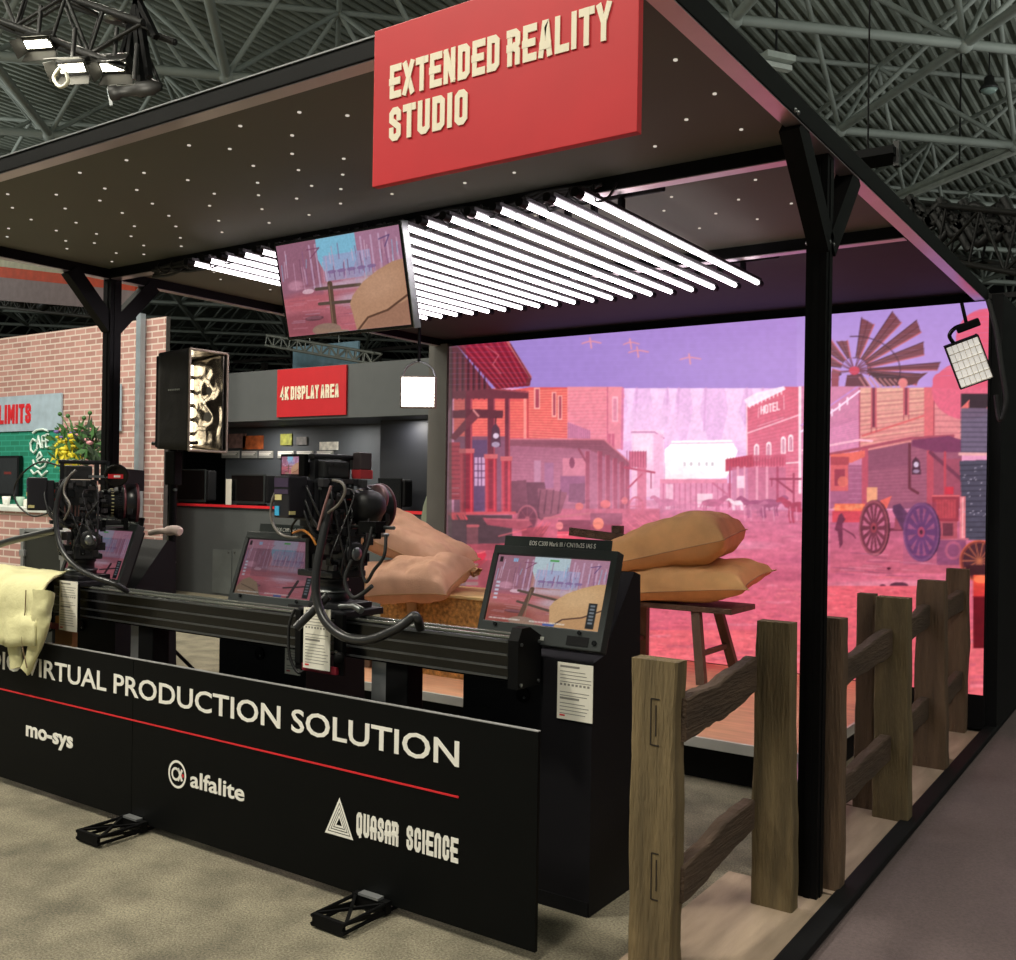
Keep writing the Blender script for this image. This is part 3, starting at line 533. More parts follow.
def paint_view(kind=0):                                        # what the cameras see: town, rail fence, sandbags (unit square)
    c = Canvas(0, 0, 100, 75, 5.0, (176, 118, 142))
    warm = kind == 1
    sky = (120, 190, 222) if not warm else (176, 196, 206)
    c.rect(0, 0, 100, 75, (176, 116, 140) if not warm else (186, 140, 134), 1, (198, 96, 108) if not warm else (176, 92, 84))
    c.rect(0, 0, 35, 44, (150, 92, 118), .8); c.rect(62, 0, 100, 42, (172, 116, 150), .8)
    c.poly([(34, 0), (66, 0), (66, 18), (62, 26), (38, 26), (34, 16)], sky); c.rect(38, 14, 76, 34, (156, 160, 206), .75)
    for i in range(60):
        x = c.rg.rand()*100; y0 = 4+c.rg.rand()*22; 
        c.line([(x, y0), (x+c.rg.rand()*2-1, y0+6+c.rg.rand()*16)], .9, [(206, 150, 180), (120, 66, 96), (222, 180, 206), (140, 84, 130), (136, 180, 220)][i % 5], .55)
    for x in (28, 33, 70, 78, 84, 90): c.line([(x, 4), (x, 38)], 1.4, (214, 176, 212), .6)
    c.line([(26, 7), (36, 7), (28, 14)], 1.0, (130, 60, 96), .8); c.line([(84, 8), (92, 6), (88, 14)], 1.0, (96, 66, 120), .8)
    for x in (44, 52, 60, 68, 76): c.ell(x, 27, 3.4, 1.4, (130, 96, 150), .8); c.line([(x-2, 28), (x-2, 31)], .8, (130, 96, 150), .7); c.line([(x+2, 28), (x+2, 31)], .8, (130, 96, 150), .7)
    c.ell(60, 38, 40, 5, (206, 196, 222), .55, soft=.6); c.ell(58, 50, 26, 6, (206, 200, 226), .5, soft=.6)
    c.ell(20, 48, 34, 10, (196, 84, 96), .6, soft=.5); c.ell(14, 66, 34, 12, (150, 70, 84) if not warm else (146, 60, 52), .8, soft=.4); c.ell(24, 62, 8, 2, (84, 50, 60), .7); c.ell(12, 34, 8, 5, (222, 150, 176), .6, soft=.4); c.ell(22, 40, 5, 2, (240, 200, 216), .7)
    for i in range(70): x = c.rg.rand()*100; y = 34+c.rg.rand()*40; c.line([(x, y), (x+6+c.rg.rand()*10, y+.4)], .6, [(226, 150, 170), (146, 70, 92), (200, 176, 206)][i % 3], .4)
    if kind < 2:
        fx = 41 if kind == 0 else 37
        c.line([(fx, 36), (fx-1 if not warm else fx-7, 72)], 4.2, (96, 66, 52)); c.line([(fx-12, 39), (fx+24, 40 if not warm else 46)], 2.6, (92, 70, 60)); c.line([(fx-11, 51), (fx+18, 52 if not warm else 58)], 2.6, (92, 70, 60)); c.line([(fx-1, 37), (fx-2, 70)], 1.0, (150, 112, 88), .7)
        c.ell(33, 72, 12, 5, (150, 116, 100)); c.line([(25, 72), (50, 76)], 4, (156, 120, 100))
        bx = 0 if kind == 0 else 0
        B = [(56, 60), (55, 54), (58, 48), (68, 38), (80, 31), (92, 26), (101, 25), (101, 60), (84, 66), (66, 74), (58, 76)]
        c.poly(B, (190, 138, 104) if not warm else (206, 158, 106)); c.ell(80, 42, 24, 14, (206, 154, 120) if not warm else (220, 176, 124), .6, soft=.6, tilt=-.35); c.poly([(60, 76), (70, 66), (100, 56), (101, 76)], (168, 116, 90) if not warm else (196, 144, 92)); c.line([(58, 76), (68, 66), (84, 62), (101, 52)], 1.6, (96, 60, 44))
    else:
        c.poly([(0, 66), (6, 56), (14, 52), (26, 58), (34, 75), (0, 75)], (150, 118, 92)); c.line([(6, 62), (24, 68), (34, 75)], 1, (90, 66, 52)); c.line([(78, 52), (70, 75)], 3.4, (60, 36, 44)); c.line([(62, 62), (88, 58)], 2, (60, 36, 44)); c.rect(0, 0, 100, 12, (196, 128, 150), .6); c.rect(14, 12, 90, 50, (110, 60, 80), .35)
        for i in range(6): c.line([(38+i*6, 18+i), (37+i*6, 34+i)], 1.5, (196, 140, 160), .5)
    if kind:                                                     # status read-outs along the frame of the picture
        c.rect(2, 2, 5, 8, (40, 20, 30)); 
        for x in (15, 16.5, 18): c.rect(x, 3, x+1, 7, (120, 190, 240))
        c.rect(48, 2.5, 56, 4.4, (70, 160, 70))
        for i in range(26): c.rect(3+i*1.1, 70.4, 3.7+i*1.1, 72, (240, 240, 235), .8)
        for i in range(24): c.rect(40+i*1.3, 70.4, 40.8+i*1.3, 72, (240, 240, 235), .8)
        c.rect(52, 72, 62, 74.4, (60, 90, 170)); c.rect(88, 46, 95, 73, (20, 24, 30)); 
        for i in range(6): c.rect(89.5, 48+i*3.6, 93.5, 50+i*3.6, (150, 160, 170), .7)
        for i in range(5): c.rect(3, 30+i*4.4, 6.6, 32.4+i*4.4, (200, 214, 235), .8)
    if kind == 2: c.a *= .72
    c.noise(.05, 4); c.blur(1); g_ = c.a.mean(2, keepdims=True); c.a = c.a*.84+g_*.16; return c
# ================================================================ the setting
m_carpet = mat('grey_carpet', '867f6c', .95, var=.34, scale=4.5, bump=.6, bscale=260)
m_aisle = mat('dark_carpet', '6a5c5c', .9, var=.16, scale=1.5, bump=.4, bscale=200)
def carpet_detail(m, sc, lo, hi):                              # fine tufts over the broad mottling
    nt = m.node_tree; b = nt.nodes['Principled BSDF']; l = b.inputs['Base Color'].links[0]; src = l.from_socket
    tc = nt.nodes.new('ShaderNodeTexCoord'); n = nt.nodes.new('ShaderNodeTexNoise'); n.inputs['Scale'].default_value = sc; n.inputs['Detail'].default_value = 3; nt.links.new(tc.outputs['Object'], n.inputs['Vector'])
    r = nt.nodes.new('ShaderNodeMapRange'); r.inputs[1].default_value = .3; r.inputs[2].default_value = .7; r.inputs[3].default_value = lo; r.inputs[4].default_value = hi; nt.links.new(n.outputs['Fac'], r.inputs[0])
    x = nt.nodes.new('ShaderNodeMix'); x.data_type = 'RGBA'; x.blend_type = 'MULTIPLY'; x.inputs[0].default_value = 1
    nt.links.new(src, x.inputs[6]); nt.links.new(r.outputs[0], x.inputs[7]); nt.links.new(x.outputs[2], b.inputs['Base Color'])
carpet_detail(m_carpet, 120, .55, 1.4); carpet_detail(m_aisle, 90, .85, 1.15)
struct(MB().box((-62, -12, -.1), (-1.13, 52, 0)).build('floor', m_carpet))
struct(MB().box((-1.13, -12, -.1), (40, 52, -.004)).build('floor_aisle', m_aisle))
struct(MB().box((-1.135, 1.6, 0), (-1.055, 16, .035), bev=.01).build('trim_1', BLACKM))
# hall shell
m_deck = mat('roof_deck', '8d9288', .8, var=.12, scale=.5)
d = MB(); xs = []
x = -62.0
while x < 40: xs += [(x, 12.0), (x+.11, 12.0), (x+.14, 11.9), (x+.23, 11.9)]; x += .26
d.add([(a, y, z) for y in (-12, 52) for a, z in xs], [(i, i+1, i+1+len(xs), i+len(xs)) for i in range(len(xs)-1)])
struct(d.build('ceiling', m_deck))
m_frame = mat('roof_frame_paint', '9aa099', .6, var=.12, scale=1)
m_dark = mat('hall_wall', '2a2a2c', .9, var=.2, scale=.3)
struct(MB().box((-62, 52, 0), (40, 52.3, 12)).build('wall_back', m_dark))
struct(MB().box((-62.3, -12, 0), (-62, 52, 12)).build('wall_left', m_dark))
f = MB(); A = Vector((2.85, 2.85, 0)); B = Vector((-2.85, 2.85, 0)); N1 = Vector((-3.16, 17.7, 9.0)); up = Vector((0, 2.85, 2.3))
def inr(p): return -58 < p.x < 26 and -1 < p.y < 50
for i in range(-16, 20):
    for j in range(-14, 22):
        p = N1+A*i+B*j
        if not inr(p): continue
        far = p.y > 30 or p.x < -34
        n = 5 if far else 8
        for q in (p+A, p+B): f.tube((p, q), .085, n, caps=False)
        u = p+up
        for q in (p, p+A, p+B, p+A+B): f.tube((u, q), .05, n, caps=False)
        for q in (u+A, u+B): f.tube((u, q), .06, n, caps=False)
        if not far: f.sph(p, .15, 6)
struct(f.build('roof_frame', m_frame))
# dark service steel low along the far side of the hall
g = MB()
for k in range(5):
    g.bar((-58, 44-k*.8, 4.2+k*1.2), (20, 44-k*.8, 4.2+k*1.2), .14, .18)
for k in range(34): xx = -57+k*2.4; g.bar((xx, 43, 4.0), (xx+(1.8 if k % 2 else -1.8), 43, 9.0), .1, .1)
for k in range(9): xx = -55+k*8; g.bar((xx, 42, 0), (xx, 42, 9), .3, .3)
struct(g.build('wall_steelwork', mat('dark_steel', '5c5552', .7, var=.2)))

# black side wall of the backstage
struct(MB().box((-1.13, 7.42, 0), (-1.06, 16, 2.96)).build('wall_right', BLACKM))

# ================================================================ the canopy of the studio
can = thing('canopy_frame', 'black steel canopy over the studio with a dark speckled fabric ceiling', 'canopy', (-1.215, 3.905, 0))
def P(mb, name, m, label=None, parent=None):
    r = parent or can; off = Matrix.Translation(-r.matrix_world.translation) if False else Matrix.Translation(-r.location)
    o = mb.build(name, m, r, off)
    if label: o['label'] = label
    return o
XL, XR, Y0, Y1, Y2, Y3, ZB, ZT = -5.875, -1.155, 2.285, 3.86, 5.35, 7.40, 2.915, 3.0
SOF = mat('soffit_metal', 'b9aeb0', .32, .75, var=.06)
def beam(a, b):
    P(MB().box(a, b, bev=.004), 'beam', BLACK)
def soffit(a, b): P(MB().box(a, b), 'soffit_strip', SOF, 'bare metal underside of the beam')
beam((XL, Y0, ZB), (XR, Y0+.07, ZT-.02)); soffit((XL, Y0+.006, ZB-.004), (XR, Y0+.066, ZB))
for yy in (Y1, Y2): beam((XL+.07, yy, ZB), (XR-.07, yy+.075, ZT-.015)); soffit((XL+.08, yy+.006, ZB-.004), (XR-.075, yy+.07, ZB))
beam((XL, Y3, ZB), (XR, Y3+.07, ZT))
for x0 in (XL, XR-.07): beam((x0, Y0+.07, ZB), (x0+.07, Y3, ZT)); soffit((x0+.004, Y0+.08, ZB-.004), (x0+.066, Y3-.01, ZB))
P(MB().box((XL, Y0-.004, ZT-.023), (XR, Y0+.02, ZT-.018)), 'top_lip', ALU, 'thin pale lip on top of the front beam')
def post(x, y, z1=ZB):
    m = MB(); h = .040
    m.box((x-h, y-h, .0), (x+h, y+h, z1)); m.box((x-h-.004, y-.012, .02), (x+h+.004, y+.012, z1-.02)); m.box((x-.012, y-h-.004, .02), (x+.012, y+h+.004, z1-.02))
    P(m, 'post', BLACK)
post(-1.212, 3.905); post(-5.83, 3.905)
for xx, La, Lb, zl in ((-1.2, .38, .35, 2.56), (-5.835, .30, .30, 2.60)):
    for s_, L in ((-1, La), (1, Lb)):
        P(MB().bar((xx, 3.905+s_*.01, zl), (xx, 3.905+s_*L, 2.925), .075, .095), 'brace', BLACK)
for (x, y, z) in ((-1.168, 3.88, 2.57), (-1.168, 3.93, 2.57), (-1.245, 3.858, 2.57), (-1.19, 3.858, 2.57), (-1.155, 3.45, 2.93), (-1.155, 3.42, 2.93)):
    P(MB().sph((x, y, z), .009, 6), 'bolt', STEEL)
FAB = mat('ceiling_fabric', '5a5a50', .75, var=.08, scale=.6)
fp = P(MB().box((XL+.07, Y0+.07, 2.975), (XR-.07, Y1, 2.99)), 'ceiling_panel', FAB)
bp = P(MB().box((XL+.07, Y1+.075, 2.975), (XR-.07, Y2, 2.99)), 'ceiling_panel', FAB)
cp = P(MB().box((XL+.07, Y2+.075, 2.975), (XR-.07, Y3, 2.99)), 'ceiling_panel', mat('ceiling_fabric_plain', '242124', .8, var=.08))
STAR = emis('pin_light', 'e6dccb', .8, False)
st = MB(); st.lathe([(.0001, -.004), (.0075, -.004), (.0075, .0), (.0001, .0)], 8); star_me = None
def stars(panel, x0, x1, y0, y1, sx, sy, cap):
    global star_me
    k = 0; j = 0; y = y0
    while y < y1:
        x = x0+(sx/2 if j % 2 else 0)
        while x < x1:
            px, py = x+rnd.uniform(-.055, .055), y+rnd.uniform(-.04, .04)
            if k < cap and rnd.random() < .93:
                if star_me is None: o = st.build('pin_light', STAR); star_me = o.data
                else: o = bpy.data.objects.new('pin_light', star_me); COL.objects.link(o)
                o.parent = panel; o.location = (px+1.215, py-3.905, 2.975); k += 1
            x += sx
        y += sy; j += 1
stars(fp, -5.55, -1.3, 2.42, 3.82, .33, .165, 99); stars(bp, -5.4, -1.3, 4.05, 5.3, .36, .2, 60)

# big red sign on the front beam
sg = thing('overhead_sign', 'large red EXTENDED REALITY STUDIO sign hung on the front canopy beam', 'sign', (-1.6, 2.235, 2.5))
def S(mb, name, m, root, label=None):
    o = mb.build(name, m, root, Matrix.Rotation(-root.rotation_euler.z, 4, 'Z') @ Matrix.Translation(-root.location))
    if label: o['label'] = label
    return o
SY = 2.255
S(MB().box((at(373.5, 100, y=SY).x, SY, at(373, 187, y=SY).z), (at(638, 60, y=SY).x, SY+.026, at(373, 32, y=SY).z), 0, .002), 'board', REDP, sg)
sx_ = lambda u, v: at(u, v, y=SY).x
front = lambda y: (lambda a, b, d: (a, y-d, b))
CREAM = mat('cream_letters', 'efe6cd', .55, var=.02)
m = MB(); strokes('EXTENDED', sx_(390.5, 80), sx_(500, 50), at(390.4, 99.6, y=SY).z, .1, front(SY), 0, .003, m, .21, .56, .12); S(m, 'lettering', CREAM, sg)
m = MB(); strokes('REALITY', sx_(508, 45), sx_(611.5, 15), at(390.4, 99.6, y=SY).z, .1, front(SY), 0, .003, m, .21, .56, .12); S(m, 'lettering', CREAM, sg)
m = MB(); strokes('STUDIO', sx_(389.8, 125), sx_(468, 105), at(390, 142.3, y=SY).z, .1, front(SY), 0, .003, m, .21, .56, .12); S(m, 'lettering', CREAM, sg)

# ================================================================ LED screen wall
YW = 7.35; X0W, X1W, Z0W, Z1W = -5.72, -1.135, .25, 2.905
led = thing('screen_wall', 'wall sized glowing screen showing a pink western town under a purple sky', 'screen', (-3.4, YW, 0))
TOWN = paint_town()
fwv, rtv, upv = np.array(FW), np.array(RT), np.array(UP)
def look_town(S_, T_):
    Pw = np.stack([X0W+(X1W-X0W)*S_, np.full_like(S_, YW), Z0W+(Z1W-Z0W)*T_-EYE], -1)
    zz = Pw @ fwv; return TOWN.sample(508+FPX*(Pw @ rtv)/zz, CYP-FPX*(Pw @ upv)/zz)
SCR = screen_mat('screen_wall_glow', 1.08, True)
pm = picture_mesh('picture', (X0W+3.4, -.001, Z0W), (X1W-X0W, 0, 0), (0, 0, Z1W-Z0W), 640, 400, look_town, SCR, led); pm['label'] = 'glowing picture of a western street'
m = MB(); m.box((X0W-.01, YW+.004, .02), (X1W+.01, YW+.1, Z1W+.005)); S(m, 'cabinet', BLACKM, led)
S(MB().box((X0W-.22, YW-.03, 0), (X0W-.001, YW+.1, 2.93), bev=.004), 'side_panel', mat('grey_laminate', '55534f', .6, var=.06), led, 'plain grey panel along the left edge')

# stage
TRIM = mat('trim_silver', 'dcdcd6', .4, .15, var=.05)
stg = thing('stage', 'low stage with an orange lit floor in front of the screen wall', 'stage', (-3.6, 5.1, 0))
ST = mat('stage_floor', 'e8b088', .45, var=.14, scale=3, stretch=(1, 8, 1))
SX0, SX1, SY0, SZ = -5.71, -1.62, 5.12, .245
S(MB().box((SX0, SY0+.01, SZ-.03), (SX1, YW-.006, SZ)), 'stage_floor', ST, stg)
S(MB().box((SX0, SY0-.012, SZ-.055), (SX1+.012, SY0+.01, SZ+.003), bev=.003), 'edge_trim', TRIM, stg, 'silver trim along the front edge')
S(MB().box((SX1, SY0+.01, SZ-.055), (SX1+.012, YW-.09, SZ+.003)), 'edge_trim', TRIM, stg)
S(MB().box((SX0, SY0+.08, 0), (SX1-.05, YW-.04, SZ-.031)), 'base', BLACKM, stg)
b = thing('cable_box', 'narrow grey metal box at the stage corner behind the canopy post', 'box', (-1.62, 4.9, 0))
S(MB().box((-1.66, 4.74, 0), (-1.47, 5.05, .205), bev=.006), 'body', mat('grey_metal', '8f8e8c', .45, .3), b); S(MB().box((-1.665, 4.735, .206), (-1.465, 5.055, .22), bev=.004), 'lid', ALU, b)

# ================================================================ tube lights over the stage
GLOW = emis('tube_glow', 'fff4fa', 10.0)
tl = thing('tube_light', 'long glowing white tube light, first from the right in the overhead row', 'tube light', (-2.16, 3.62, 2.85), group='white tube lights hanging over the stage')
o = MB().tube([(0, .05, 0), (0, 2.15, 0)], .0125, 10).build('glow_tube', GLOW, tl)
o = MB().box((-.019, .03, .012), (.019, 2.17, .028)).build('housing', mat('tube_housing', '3c383c', .6, 0), tl)
for y in (.0, 2.15): MB().tube([(0, y, .002), (0, y+.05, .002)], .021, 10).build('end_cap', BLACK, tl)
for y in (.40, 1.90): MB().box((-.012, y, .024), (.012, y+.03, .075)).build('clip', BLACK, tl)
for k in range(1, 19):
    w_ = ['second', 'third', 'fourth', 'fifth', 'sixth', 'seventh', 'eighth', 'ninth', 'tenth', 'eleventh', 'twelfth', 'thirteenth', 'fourteenth', 'fifteenth', 'sixteenth', 'seventeenth', 'eighteenth', 'leftmost'][k-1]
    dup(tl, (-2.16-.142*k, 3.62, 2.85), label='long glowing white tube light, %s%s in the overhead row' % (w_, '' if w_ == 'leftmost' else ' from the right'))
rk = thing('tube_rack', 'thin black pipes the overhead tube lights are clipped to', 'pipe rack', (-3.4, 4.8, 2.94))
for y in (4.035, 5.535): S(MB().tube([(-4.95, y, 2.945), (-1.95, y, 2.945)], .02, 8), 'pipe', BLACK, rk)
# cable mess hung along the middle beam
cb = MB(); r2 = random.Random(4)
for k in range(7):
    pts = []; x = -5.3
    while x < -2.1: pts.append((x, 3.835+r2.uniform(-.015, .015), 2.90+r2.uniform(-.045, .03)+(.02 if x > -3 else 0))); x += .16+r2.random()*.1
    cb.tube(smoothpts(pts, 4), .009, 5)
for k in range(26):
    x = -5.2+k*.121; s_ = r2.uniform(.03, .09); cb.tube(smoothpts([(x, 3.8, 2.93), (x+.03, 3.77, 2.93-s_), (x+.08, 3.79, 2.86), (x+.1, 3.83, 2.93)], 4), .006, 5)
o = cb.build('cable_bundle', RUBBER); tag(o, 'tangle of black cables strung along the middle canopy beam', 'cables')

# hanging television
tv = thing('hanging_television', 'flat television hung under the middle beam showing a fence and sandbags', 'television', (-3.478, 3.55, 2.835))
ti = math.atan2(.115, .505); MT = Matrix.Rotation(ti, 4, 'X') @ Matrix.Scale(.96, 4)  # top leans out over the viewer
def TVp(mb, name, mt, par=tv): return mb.build(name, mt, par, MT)
TVp(MB().box((-.445, -.015, -.515), (.445, .03, 0), bev=.006), 'bezel', BLACKG)
TVp(MB().box((.447, -.018, -.517), (.453, .03, .002)), 'side_trim', STEEL)
TVp(MB().box((-.2, .03, -.4), (.2, .06, -.1), bev=.01), 'rear_cover', BLACKM)
TVp(MB().bar((.12, .06, -.2), (.12, .075, .03), .03, .03), 'bracket', BLACK); TVp(MB().bar((-.12, .06, -.2), (-.12, .075, .03), .03, .03), 'bracket', BLACK)
V0 = paint_view(0); SM = screen_mat('monitor_glow', .85)
look = lambda C_: (lambda S_, T_: C_.sample(S_*100, (1-T_)*75))
picture_mesh('screen', MT @ Vector((-.428, -.0165, -.497)), MT.to_3x3() @ Vector((.858, 0, 0)), MT.to_3x3() @ Vector((0, 0, .482)), 260, 150, look(V0), SM, tv)
# ================================================================ front banner panel
def font_width(txt):
    c = bpy.data.curves.new('lettering', 'FONT'); c.body = txt; o = bpy.data.objects.new('lettering', c); COL.objects.link(o); bpy.context.view_layer.update()
    me = bpy.data.meshes.new_from_object(o.evaluated_get(bpy.context.evaluated_depsgraph_get())); xs_ = [v.co.x for v in me.vertices]
    bpy.data.objects.remove(o); bpy.data.curves.remove(c); bpy.data.meshes.remove(me); return max(xs_)-min(xs_)
bn = thing('banner_panel', 'long black banner panel with white VIRTUAL PRODUCTION SOLUTION lettering', 'banner', (-3.9, 2.84, 0))
PAN = mat('banner_black', '070808', .6, var=.1, spec=.12)
S(MB().box((-4.02, 2.832, .035), (-1.80, 2.848, .778), 0, .001), 'panel', PAN, bn); S(MB().box((-6.4, 2.832, .035), (-4.023, 2.848, .778), 0, .001), 'panel', PAN, bn)
S(MB().box((-6.4, 2.831, .778), (-1.80, 2.849, .781)), 'top_edge', mat('grey_edge', '8c8c8c', .5), bn, 'pale cut top edge')
fb = front(2.831); x0_, x1_ = -4.655, -2.130
wt = font_width('TUAL PRODUCTION SOLUTION'); wa = font_width('STUDIO VIRTUAL PRODUCTION SOLUTION')
m = MB(); font_text('STUDIO VIRTUAL PRODUCTION SOLUTION', fb, x1_-wa*(x1_-x0_)/wt, x1_, .605, .094, m, 0, .002, .012); S(m, 'lettering', WHITE, bn)
S(MB().box((-6.3, 2.829, .494), (-2.13, 2.8312, .501)), 'red_line', REDT, bn, 'thin red line under the lettering')
m = MB(); font_text('mo-sys', fb, -4.905, -4.49, .292, .078, m, 0, .002, .030); S(m, 'mosys_logo'.replace('mosys', 'round_letter'), WHITE, bn)
m = MB(); font_text('alfalite', fb, -3.60, -3.25, .268, .072, m, 0, .002, .018)
def ring(mb, cx, cz, r, t, n=28, a0=0, a1=2*math.pi, mi=0, yy=2.829, sq=1):
    v = []; 
    for k in range(n+1):
        a = a0+(a1-a0)*k/n
        for rr in (r, r-t): v.append((cx+rr*math.cos(a), yy, cz+rr*math.sin(a)*sq))
    mb.add(v, [(2*k, 2*k+1, 2*k+3, 2*k+2) for k in range(n)], mi)
ring(m, -3.69, .305, .062, .011); ring(m, -3.70, .305, .030, .011, 20, .7, 5.6); m.add([(-3.69, 2.829, .33), (-3.678, 2.829, .336), (-3.650, 2.829, .283), (-3.662, 2.829, .277)], [(0, 1, 2, 3)]); m.add([(-3.69, 2.8288, .28), (-3.678, 2.8288, .274), (-3.650, 2.8288, .327), (-3.662, 2.8288, .333)], [(0, 1, 2, 3)])
ring(m, -3.650, .305, .008, .0079, 12, mi=1, yy=2.8285); S(m, 'ring_logo', [WHITE, REDT], bn)
m = MB(); strokes('QUaSaR', -2.615, -2.405, .262, .088, fb, 0, .002, m, .2, .52, .13); strokes('SCIEnCE', -2.365, -2.13, .262, .088, fb, 0, .002, m, .2, .52, .13)
tri = lambda k: [(-2.705+(-.075)*k, .29-.052*k), (-2.705+.075*k, .29-.052*k), (-2.705, .29+.098*k)]
def trif(mb, a, b, yy):
    A_, B_ = tri(a), tri(b); v = [(p[0], yy, p[1]) for p in A_+B_]; mb.add(v, [(i, (i+1) % 3, (i+1) % 3+3, i+3) for i in range(3)])
trif(m, 1, .80, 2.829); trif(m, .74, .60, 2.829); trif(m, .54, .42, 2.829); trif(m, .36, .2, 2.829); S(m, 'triangle_logo', WHITE, bn)
for xc in (-3.98, -2.52):                                      # truss feet
    m = MB(); dx = .075
    for s_ in (-dx, dx):
        for z in (.016, .046): m.tube([(xc+s_, 2.58, z), (xc+s_, 3.06, z)], .008, 6)
        m.bar((xc+s_, 2.6, .046), (xc+s_, 2.83, .016), .01, .01)
    m.bar((xc-dx, 2.59, .03), (xc+dx, 2.59, .03), .016, .045); m.bar((xc-dx, 2.6, .046), (xc+dx, 2.81, .046), .012, .01); m.bar((xc+dx, 2.6, .046), (xc-dx, 2.81, .046), .012, .01)
    m.box((xc-dx-.01, 2.80, .008), (xc+dx+.01, 2.83, .055))
    S(m, 'foot', BLACK, bn); S(MB().box((xc-.05, 2.795, .055), (xc+.05, 2.829, .064)), 'foot_plate', ALU, bn)

# ================================================================ camera slide rail
sl = thing('slide_rail', 'long black camera slide rail running behind the banner panel', 'camera rail', (-3.6, 3.15, 0))
m = MB(); m.box((-5.45, 3.085, .873), (-2.09, 3.215, 1.03), 0, .008); S(m, 'rail_beam', BLACKG, sl)
for z in (1.022, .972, .925, .886): S(MB().box((-5.44, 3.080, z-.004), (-2.1, 3.086, z+.004)), 'groove_lip', mat('anodised_edge', '5a5c5e', .3, .6), sl, 'bright anodised edge line')
S(MB().box((-5.44, 3.10, 1.030), (-2.1, 3.125, 1.040), 0, .003).box((-5.44, 3.175, 1.030), (-2.1, 3.20, 1.040), 0, .003), 'guide_track', mat('track_top', '8d9088', .25, .7), sl, 'worn silver guide tracks on top')
m = MB(); m.prism([(3.07, .85), (3.23, .85), (3.23, 1.035), (3.15, 1.075), (3.095, 1.075), (3.07, 1.03)], lambda a, b, d: (d, a, b), -2.09, -2.045); S(m, 'end_plate', BLACK, sl)
for z in (.865, 1.015):
    for y in (3.09, 3.21): S(MB().tube([(-2.045, y, z), (-2.040, y, z)], .007, 8), 'bolt', STEEL, sl)
for xc in (-4.42, -2.77):
    S(MB().box((xc-.05, 3.13, .012), (xc+.05, 3.15, .873)), 'support_plate', ALU, sl, 'bare silver support plate')
    S(MB().box((xc+.052, 3.1, .012), (xc+.17, 3.2, .873), 0, .006), 'support_column', BLACK, sl)
    S(MB().box((xc-.16, 3.02, 0), (xc+.26, 3.28, .012)), 'base_plate', BLACKM, sl)
S(MB().box((-5.02, 3.05, .56), (-4.86, 3.08, .872)), 'wooden_block', mat('tan_wood', 'c9925f', .6, var=.1, scale=3, stretch=(1, 1, 6)), sl, 'tan wooden block under the left end')

def placard(name, label, x0, x1, z0, z1, y, group=None, tilt=0):
    t = thing(name, label, 'placard', ((x0+x1)/2, y, z0), group=group)
    S(MB().box((x0, y-.002, z0), (x1, y+.001, z1)), 'sheet', PAPER, t)
    m = MB(); r3 = random.Random(int(x0*1000)); W = x1-x0; H = z1-z0; z = z1-.018; k = 0
    while z > z0+.02:
        h = .008 if k in (0, 9) else .0028; L = W*(.55 if k in (0, 9) else r3.uniform(.7, .88))
        if k in (5, 6):
            if k == 5:
                for j in range(8): m.add([(x0+.012+j*W*.11, y-.0025, z), (x0+.022+j*W*.11, y-.0025, z), (x0+.022+j*W*.11, y-.0025, z+.008), (x0+.012+j*W*.11, y-.0025, z+.008)], [(0, 1, 2, 3)])
        else: m.add([(x0+.012, y-.0025, z), (x0+.012+L, y-.0025, z), (x0+.012+L, y-.0025, z+h), (x0+.012, y-.0025, z+h)], [(0, 1, 2, 3)])
        z -= .013 if h < .005 else .016; k += 1
    S(m, 'print', mat('faded_ink', '8b8880', .7), t); S(MB().box((x0+.012, y-.003, z0+.012), (x0+.035, y-.0022, z0+.018)), 'red_mark', REDT, t, 'small red print in the corner')
    return t

# ================================================================ display kiosks with monitors
V1, V2 = paint_view(1), paint_view(2)
def kiosk(xr, which, wd=.60, header=True):
    k = thing('display_kiosk', 'black slanted kiosk under %s' % which, 'kiosk', (xr-wd/2, 3.45, 0), group='black display kiosks behind the rail')
    prof = [(3.25, 0), (3.25, .945), (3.33, .965), (3.575, 1.27), (3.63, 1.255), (3.66, 0)]
    S(MB().prism(prof, lambda a, b, d: (d, a, b), xr-wd, xr), 'body', mat('kiosk_black', '121115', .6, var=.08, spec=.25), k)
    S(MB().box((xr-wd+.005, 3.246, .0), (xr-.005, 3.252, .055)), 'kick_plate', BLACKM, k)
    S(MB().tube([(xr-.305, 3.251, .793), (xr-.305, 3.240, .793)], .030, 20), 'cable_port', BLACKG, k); S(MB().tube([(xr-.297, 3.2405, .783), (xr-.297, 3.239, .783)], .005, 8), 'port_screw', STEEL, k)
    return k
def header(xr, txt):
    hd = thing('name_strip', 'narrow black name strip above %s' % txt, 'label strip', (xr-.28, 3.44, 1.33))
    S(MB().prism([(3.425, 1.315), (3.43, 1.315), (3.447, 1.398), (3.442, 1.398)], lambda a, b, d: (d, a, b), xr-.535, xr-.03), 'strip', mat('strip_grey', '2b312f', .5), hd)
    m = MB(); y_ = lambda z: 3.425+(z-1.315)*.205
    font_text('EOS C300 Mark III / CN10x25 IAS S', lambda a, b, d: (a, y_(b)-d, b), xr-.41, xr-.10, 1.364, .019, m, 0, .0012, .004); S(m, 'lettering', WHITE, hd)
